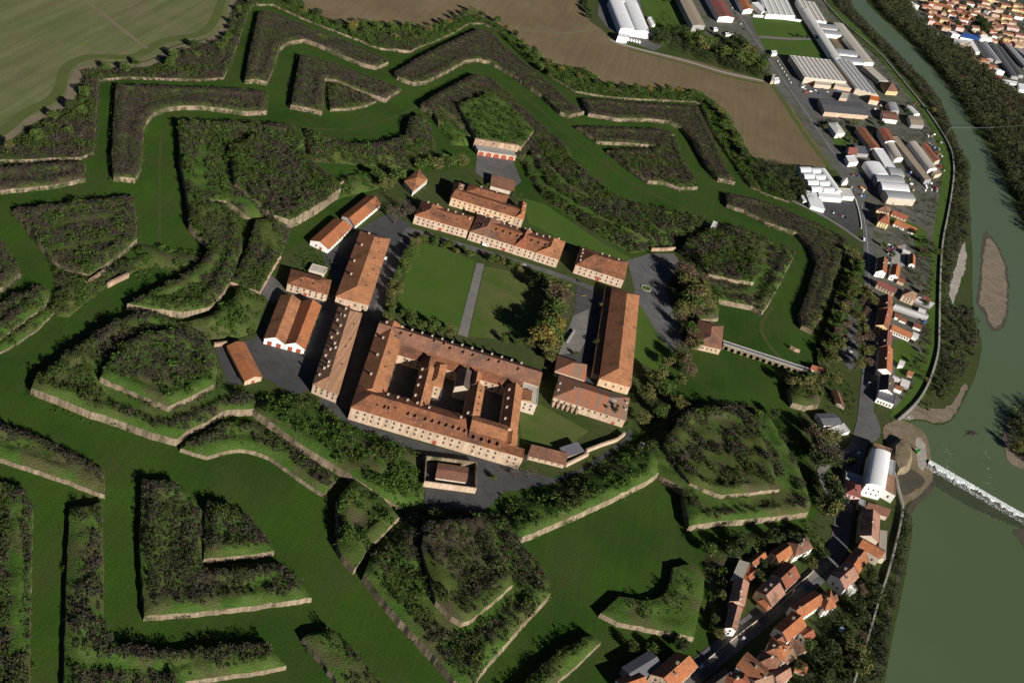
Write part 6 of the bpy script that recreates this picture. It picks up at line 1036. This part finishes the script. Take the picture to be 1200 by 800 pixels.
row('646,340 652,352 650,372 645,392 642,410 636,420', 8, ['olive', 'round', 'brown', 'dark', 'yellow'], (11, 15), dict(round='green tree in the thick line at the right edge of the lawn', dark='dark tree in the thick line at the right edge of the lawn', brown='half-bare tree in the thick line at the right edge of the lawn', olive='olive tree in the thick line at the right edge of the lawn', yellow='golden tree in the thick line at the right edge of the lawn'), 'line of trees at the right edge of the lawn', 2, .15); row('486,286 478,302 471,318 464,336 458,352 462,366', 9, ['round', 'olive', 'olive'], (5.5, 8), LA, GA, 1.5, .15); row('500,280 530,290 553,298', 10, ['round', 'olive'], (5, 7), LA, GA, 1.2, .15); row('468,372 490,382 520,390 538,395', 10, ['round', 'olive', 'round'], (6, 8.5), LA, GA, 1.5, .15); row('570,304 600,312 622,320', 11, ['round', 'olive'], (5, 7), LA, GA, 1.5, .15)
for x, y, k, h_, lab in ((632, 410, 'yellow', 20, 'tall golden-green tree casting a long shadow on the lawn'), (636, 412, 'yellow', 15, 'golden tree at the lower corner of the lawn'), (650, 362, 'brown', 19, 'large rust-brown tree at the right edge of the lawn'), (622, 338, 'dark', 9, 'dark tree beside the large rust-brown one'), (632, 330, 'round', 8, 'green tree at the street above the rust-brown one'), (656, 375, 'bare', 12, 'bare tree at the corner of the paved court'), (660, 366, 'bare', 11, 'bare tree on the grass below the square barracks'), (620, 408, 'olive', 9, 'olive tree close to the big barracks'), (643, 424, 'olive', 8, 'olive tree by the corner of the big barracks'), (605, 405, 'round', 6, 'round green tree below the lawn path'), (590, 402, 'round', 6, 'small green tree left of the olive one'), (704, 362, 'olive', 5, 'bush-like tree in the shade of the long storehouse'), (698, 406, 'olive', 6, 'olive bush tree in the shaded court'), (674, 417, 'olive', 4, 'small tree behind the pyramid-roofed pavilion'),
 (462, 262, 'bare', 17, 'broad bare tree above the orange-sloped barracks'), (474, 254, 'bare', 15, 'bare tree next to the broad one near the pink barracks'), (450, 224, 'olive', 12, 'olive tree above the upper orange shed'), (464, 214, 'round', 12, 'green tree left of the small white house'), (440, 212, 'round', 11, 'green tree on the bank above the sheds'), (510, 200, 'olive', 13, 'olive tree behind the small white house'), (525, 196, 'round', 12, 'green tree near the casemate ramp'), (540, 196, 'olive', 11, 'olive tree left of the casemate yard'), (492, 200, 'round', 11, 'green tree between the banks above the white house'), (569, 222, 'poplar', 7, 'slim green tree in front of the ochre-stained barracks'), (607, 236, 'poplar', 8, 'slim green tree at the end of the ochre-stained barracks'),
 (716, 492, 'conifer', 13, 'dark conifer before the porch of the pillared barracks'), (705, 488, 'conifer', 10, 'lower dark conifer beside the tall one'), (733, 500, 'round', 5, 'small green tree at the end of the street wall'), (610, 545, 'bare', 8, 'bare tree at the end of the big barracks front'), (618, 560, 'bare', 9, 'bare tree over the southern street'), (603, 560, 'bare', 7, 'thin bare tree near the walled enclosure'), (578, 562, 'olive', 4, 'small hedge tree right of the walled enclosure'),
 (800, 340, 'olive', 15, 'big olive tree at the edge of the piazza'), (812, 350, 'brown', 14, 'brownish tree beside the big olive one by the piazza'), (795, 328, 'olive', 13, 'olive tree above the piazza'), (820, 335, 'olive', 12, 'olive tree on the bank east of the piazza'), (806, 366, 'olive', 13, 'olive tree between the piazza and the gatehouse'), (822, 358, 'olive', 10, 'olive tree above the gatehouse'), (805, 410, 'brown', 10, 'half-bare tree left of the gatehouse'), (796, 426, 'olive', 12, 'olive tree on the grass below the gatehouse'), (807, 440, 'brown', 10, 'brown tree on the grass slope'), (780, 430, 'olive', 10, 'olive tree beside the shaded lane'), (766, 450, 'olive', 13, 'tall olive tree right of the long storehouse'), (755, 470, 'olive', 13, 'olive tree beside the pillared barracks'), (776, 465, 'round', 12, 'green tree on the rampart behind the storehouse'), (790, 480, 'olive', 12, 'olive tree in the cluster over the south-eastern bastion'), (770, 490, 'round', 11, 'green tree in the cluster over the south-eastern bastion'), (750, 497, 'olive', 10, 'olive tree next to the pavilion on the rampart'), (905, 490, 'dark', 8, 'dark shrub tree at the tip of the south-eastern bastion'), (888, 492, 'round', 7, 'green shrub tree on the shoulder of the south-eastern bastion'), (924, 455, 'olive', 12, 'olive tree on the redoubt near the bridge end'), (945, 460, 'olive', 13, 'broad olive tree over the redoubt'), (955, 450, 'olive', 11, 'olive tree behind the redoubt'), (975, 450, 'olive', 11, 'olive tree left of the road by the terrace'),
 (962, 545, 'bare', 20, 'huge bare tree over the workshop'), (950, 520, 'brown', 14, 'brownish tree left of the huge bare one'), (968, 520, 'olive', 14, 'olive tree above the huge bare one'), (995, 545, 'round', 6, 'small bright green tree on the traffic island'), (1046, 300, 'round', 5, 'small green tree at the dealer yard'), (1035, 290, 'round', 6, 'green tree by the road above the dealer yard'), (1000, 170, 'dark', 8, 'dark tree behind the white villa'), (965, 152, 'olive', 8, 'olive tree left of the white villa'), (1000, 148, 'olive', 9, 'olive tree between depot and villa'), (1030, 150, 'dark', 11, 'dark tree beside the dark red roofed block'), (1060, 135, 'dark', 9, 'round dark tree among the sheds near the dike'), (985, 213, 'dark', 5, 'small dark tree at the showroom'), (1092, 133, 'yellow', 9, 'yellow-green tree on the dike bend')): tree(x, y, k, h_, lab)
row('948,503 955,530 962,560 970,588 966,612', 10, ['dark', 'olive', 'dark'], (10, 13), dict(dark='tall dark tree between the south-eastern bastion and the road', olive='tall olive tree between the south-eastern bastion and the road'), 'trees between bastion and road', 3)
LS = dict(round='green garden tree behind the river road houses', olive='olive garden tree behind the river road houses', dark='dark garden tree behind the river road houses', brown='bare brown garden tree behind the river road houses', conifer='bluish conifer in the gardens behind the river road houses')
row('975,722 990,735 985,760 970,785 960,800', 14, ['dark', 'conifer', 'brown', 'round', 'dark'], (6, 11), LS, 'garden trees', 5); row('1005,712 1000,735 995,765 985,795', 11, ['dark', 'olive', 'brown', 'dark'], (6, 10), LS, 'garden trees', 4); row('950,745 955,770 945,795 925,795', 12, ['round', 'olive', 'dark'], (4, 7), LS, 'garden trees', 4); row('1015,690 1022,678 1010,705', 9, ['dark', 'brown'], (6, 9), LS, 'garden trees', 3)
row('1060,325 1075,330 1085,345 1080,360', 13, ['dark', 'olive', 'brown'], (5, 8), LS, 'garden trees', 5); row('1075,275 1085,290 1080,310', 13, ['olive', 'brown', 'dark'], (5, 8), LS, 'garden trees', 5); row('1075,400 1080,420 1070,450', 13, ['olive', 'dark'], (4, 6), LS, 'garden trees', 5)
LH = dict(dark='dark tree in the hedge between the southern ravelin and the houses', round='green tree in the hedge between the southern ravelin and the houses', olive='olive tree in the hedge between the southern ravelin and the houses'); GH = 'hedge trees above the lane houses'
row('832,665 845,652 870,642 900,634 930,632 950,630', 10, ['round', 'dark', 'dark', 'olive'], (7, 10), LH, GH, 4); row('845,690 842,715 838,735 850,745', 10, ['dark', 'olive', 'dark'], (6, 8), LH, GH, 3); row('730,770 750,762 775,760 800,758 812,765', 10, ['dark', 'round', 'dark'], (5, 8), LH, GH, 4); row('945,655 957,648 965,655 955,668', 9, ['round', 'olive', 'dark'], (6, 8), LH, GH, 3); row('905,660 885,680 893,690', 10, ['dark'], (5, 7), LH, GH, 4)
LT = dict(dark='dark tree in the round clump of the town', round='green tree scattered between the town houses'); row('1140,24 1152,30 1146,36 1158,36', 13, ['dark'], (12, 16), LT, 'tree clump of the town', 6); row('1115,30 1135,10 1170,26 1178,50 1190,48', 60, ['round', 'dark'], (8, 11), dict(dark='dark tree scattered between the town houses', round=LT['round']), 'trees between the town houses', 10)
row('930,45 940,46 950,47 960,46', 18, ['dark', 'brown'], (6, 8), dict(dark='dark tree in the row between the two upper lawns', brown='bare tree in the row between the two upper lawns'), 'trees between the upper lawns', 2)
wood('dark trees crowding the islet at the right edge', '1180,500 1186,480 1215,470 1240,500 1240,545 1205,548 1190,535', 'scrub_dark', .03, (3, 5), (6, 10), k=80, size=.6)
row('790,318 800,330 808,345 806,360 800,375', 9, ['olive', 'olive', 'brown', 'round'], (12, 16), dict(olive='tall olive tree in the grove between piazza and eastern bastion', brown='half-bare tree in the grove between piazza and eastern bastion', round='green tree in the grove between piazza and eastern bastion'), 'grove east of the piazza', 3); row('815,330 822,345 818,362 812,378', 10, ['olive', 'brown', 'olive'], (11, 15), dict(olive='tall olive tree in the grove between piazza and eastern bastion', brown='half-bare tree in the grove between piazza and eastern bastion'), 'grove east of the piazza', 3); row('795,380 803,388 812,398', 8, ['olive', 'brown', 'round'], (10, 13), dict(round='green tree on the lane side of the gatehouse', olive='olive tree on the lane side of the gatehouse', brown='half-bare tree on the lane side of the gatehouse'), 'trees beside the gatehouse', 2); row('785,405 795,415 803,430 800,445 790,455', 9, ['brown', 'olive', 'bare'], (8, 12), dict(olive='olive tree on the grass slope below the gatehouse lane', brown='half-bare tree on the grass slope below the gatehouse lane', bare='bare tree on the grass slope below the gatehouse lane'), 'trees on the gatehouse slope', 2); row('800,392 806,405 815,415', 9, ['brown', 'olive'], (9, 12), dict(olive='olive tree beside the gatehouse wall', brown='half-bare tree beside the gatehouse wall'), 'trees beside the gatehouse', 2)
for x, y in ((1188, 530), (1196, 515), (1200, 500)): tree(x, y, 'olive', 10, 'olive tree on the islet at the right edge of the river', 'islet trees')
# woods and scrub that read as one mass
wood('dense riverside wood on the far bank of the river', '1008,-30 1030,12 1062,42 1085,66 1108,92 1130,122 1150,155 1172,190 1190,232 1215,285 1240,290 1240,130 1205,122 1180,108 1160,92 1146,76 1130,64 1114,54 1098,44 1084,34 1074,24 1064,6 1055,-30', 'wood_far', .0125, (6, 10.5), (12, 20), k=120, size=.6)
wood('tree cover scattered between the town houses', '1062,-30 1075,5 1090,30 1125,36 1150,40 1180,60 1240,80 1240,-30', 'wood_far', .0022, (4, 6.5), (6, 10), k=70, size=.6)
wood('dense underwood of the grove beside the factories', '762,50 772,34 800,44 825,50 850,60 880,66 900,84 898,94 860,84 815,70 790,60', 'scrub_dark', .012, (4, 7), (8, 14), k=110, size=.5)
wood('dark wood left of the white tunnel halls', '880,200 890,192 915,196 936,200 938,215 948,236 930,240 905,232 888,220', 'scrub_dark', .02, (3.5, 6), (6, 11), k=110, size=.5)
wood('shrubs and weeds among the workshop sheds', '950,138 1000,142 1045,118 1070,122 1100,160 1108,200 1100,250 1080,285 1040,285 1018,262 1008,210 985,175', 'scrub_dark', .0035, (1.5, 3.5), (2, 6), k=60, size=.5)
wood('shrubs on the dike side of the long wings', '968,8 985,22 1010,45 1040,75 1065,105 1055,112 1040,92 1026,76 1000,40 975,18', 'scrub_dark', .006, (1.5, 3.5), (2, 6), k=60, size=.5)
wood('rust-brown trees beside the town sheds', '1128,58 1142,70 1160,92 1182,108 1200,122 1215,150 1200,165 1180,140 1160,115 1140,90 1125,70', 'scrub_rust', .013, (5, 8), (12, 17), k=80)
wood('dark scrub wood between the dike and the river', '962,-20 985,12 1005,30 1035,60 1060,88 1085,118 1104,148 1117,175 1123,200 1122,212 1135,212 1133,196 1122,172 1109,142 1096,112 1072,86 1036,50 1003,17 982,-20', 'scrub_wood', .035, (3, 5), (5, 9), k=60, size=.75)
wood('brown scrub strip beside the river bend', '1121,212 1114,250 1108,285 1105,330 1104,395 1102,425 1096,447 1098,470 1118,452 1128,440 1140,415 1146,390 1138,355 1133,362 1120,362 1108,350 1114,320 1124,288 1134,280 1136,258 1134,212', 'scrub_wood', .035, (2, 4), (3, 6), k=55, size=.75)
wood('green thicket on the low bank upstream of the weir', '1096,447 1088,462 1075,478 1085,483 1100,470 1118,462 1122,450', 'scrub_green', .03, (1.5, 3), (2, 4), k=40, size=.7)
wood('bushy green bank along the river below the weir', '1058,600 1066,606 1062,650 1053,695 1043,735 1034,798 1010,830 1003,800 1022,740 1038,690 1050,640', 'scrub_dark', .1, (1.6, 3.2), (2.5, 5), k=55, size=.5)
wood('garden thicket between the houses and the flood wall', '985,700 1008,690 1022,682 1036,690 1016,745 998,800 975,830 925,830 940,790 958,755 972,725', 'scrub_dark', .075, (1.5, 3.4), (2.5, 6.5), k=60, size=.5)
wood('garden thicket behind the terrace by the dike', '1078,280 1096,285 1094,330 1092,395 1083,440 1060,470 1052,470 1060,440 1076,415 1076,385 1090,370 1088,340 1062,330 1062,318', 'scrub_wood', .03, (1.2, 2.6), (2, 4), k=40, size=.6)
scrub('rough bushes on the dike shoulder among the sheds', '1062,115 1075,122 1095,152 1108,185 1100,240 1094,260 1088,240 1098,210 1104,180 1090,150', .1, .04, (1, 2.4), 1, 26, 'scrub_wood')
scrub('clumps of bushes round the villa and cottage', '955,140 1003,143 1006,165 996,172 985,165 962,158', .1, .03, (1, 2.5), 1, 26, 'scrub_dark')
scrub('grass tufts and bushes beside the twin-barrel hall', '768,20 782,10 805,42 790,48 772,44', .1, .03, (1, 3), 1, 26, 'scrub_green')
scrub('dark bushes in the trench of the western curtain', '180,300 225,292 238,298 228,312 190,318 170,330 150,325', .1, .06, (1, 2.5), 1, 26, 'scrub_green')
scrub('bushes creeping over the foot of the western bastion wall', '25,450 33,448 60,475 100,490 150,512 148,518 100,497 55,482 28,465', .1, .05, (.8, 2), .8, 24, 'scrub_green')
scrub('bushes on the bank of the south-eastern citadel corner', '745,505 790,470 815,480 780,520 740,545 700,560 640,590 590,610 590,600 640,575 700,545', .1, .035, (1, 2.8), 1, 26, 'scrub_green')
scrub('undergrowth under the trees east of the piazza', '790,330 830,335 835,372 815,376 800,395 790,370', .1, .05, (1, 2.4), 1, 24, 'scrub_mixed')
scrub('shrubs between the sheds and the western barracks', '345,300 365,292 385,300 392,310 380,340 345,312', .1, .07, (1, 2.4), 1, 24, 'scrub_green')
scrub('thicket filling the trench below the casemate ramp', '400,165 440,178 480,172 500,155 508,170 500,190 470,185 430,195 395,190', .1, .06, (1.2, 2.8), 1, 26, 'scrub_green')
scrub('wild bushes between the redoubt and the bridge end', '930,425 965,440 985,440 1003,455 1000,490 975,480 960,470 940,440', .1, .05, (1, 2.5), 1, 24, 'scrub_mixed')
scrub('dark bushes in the moat corner below the roadside wood', '905,615 950,610 965,600 968,620 940,628 905,632 870,640 880,628', .1, .05, (1, 2.5), 1, 24, 'scrub_green')
print('TREES', NTREES, 'OBJECTS', len(bpy.data.objects))
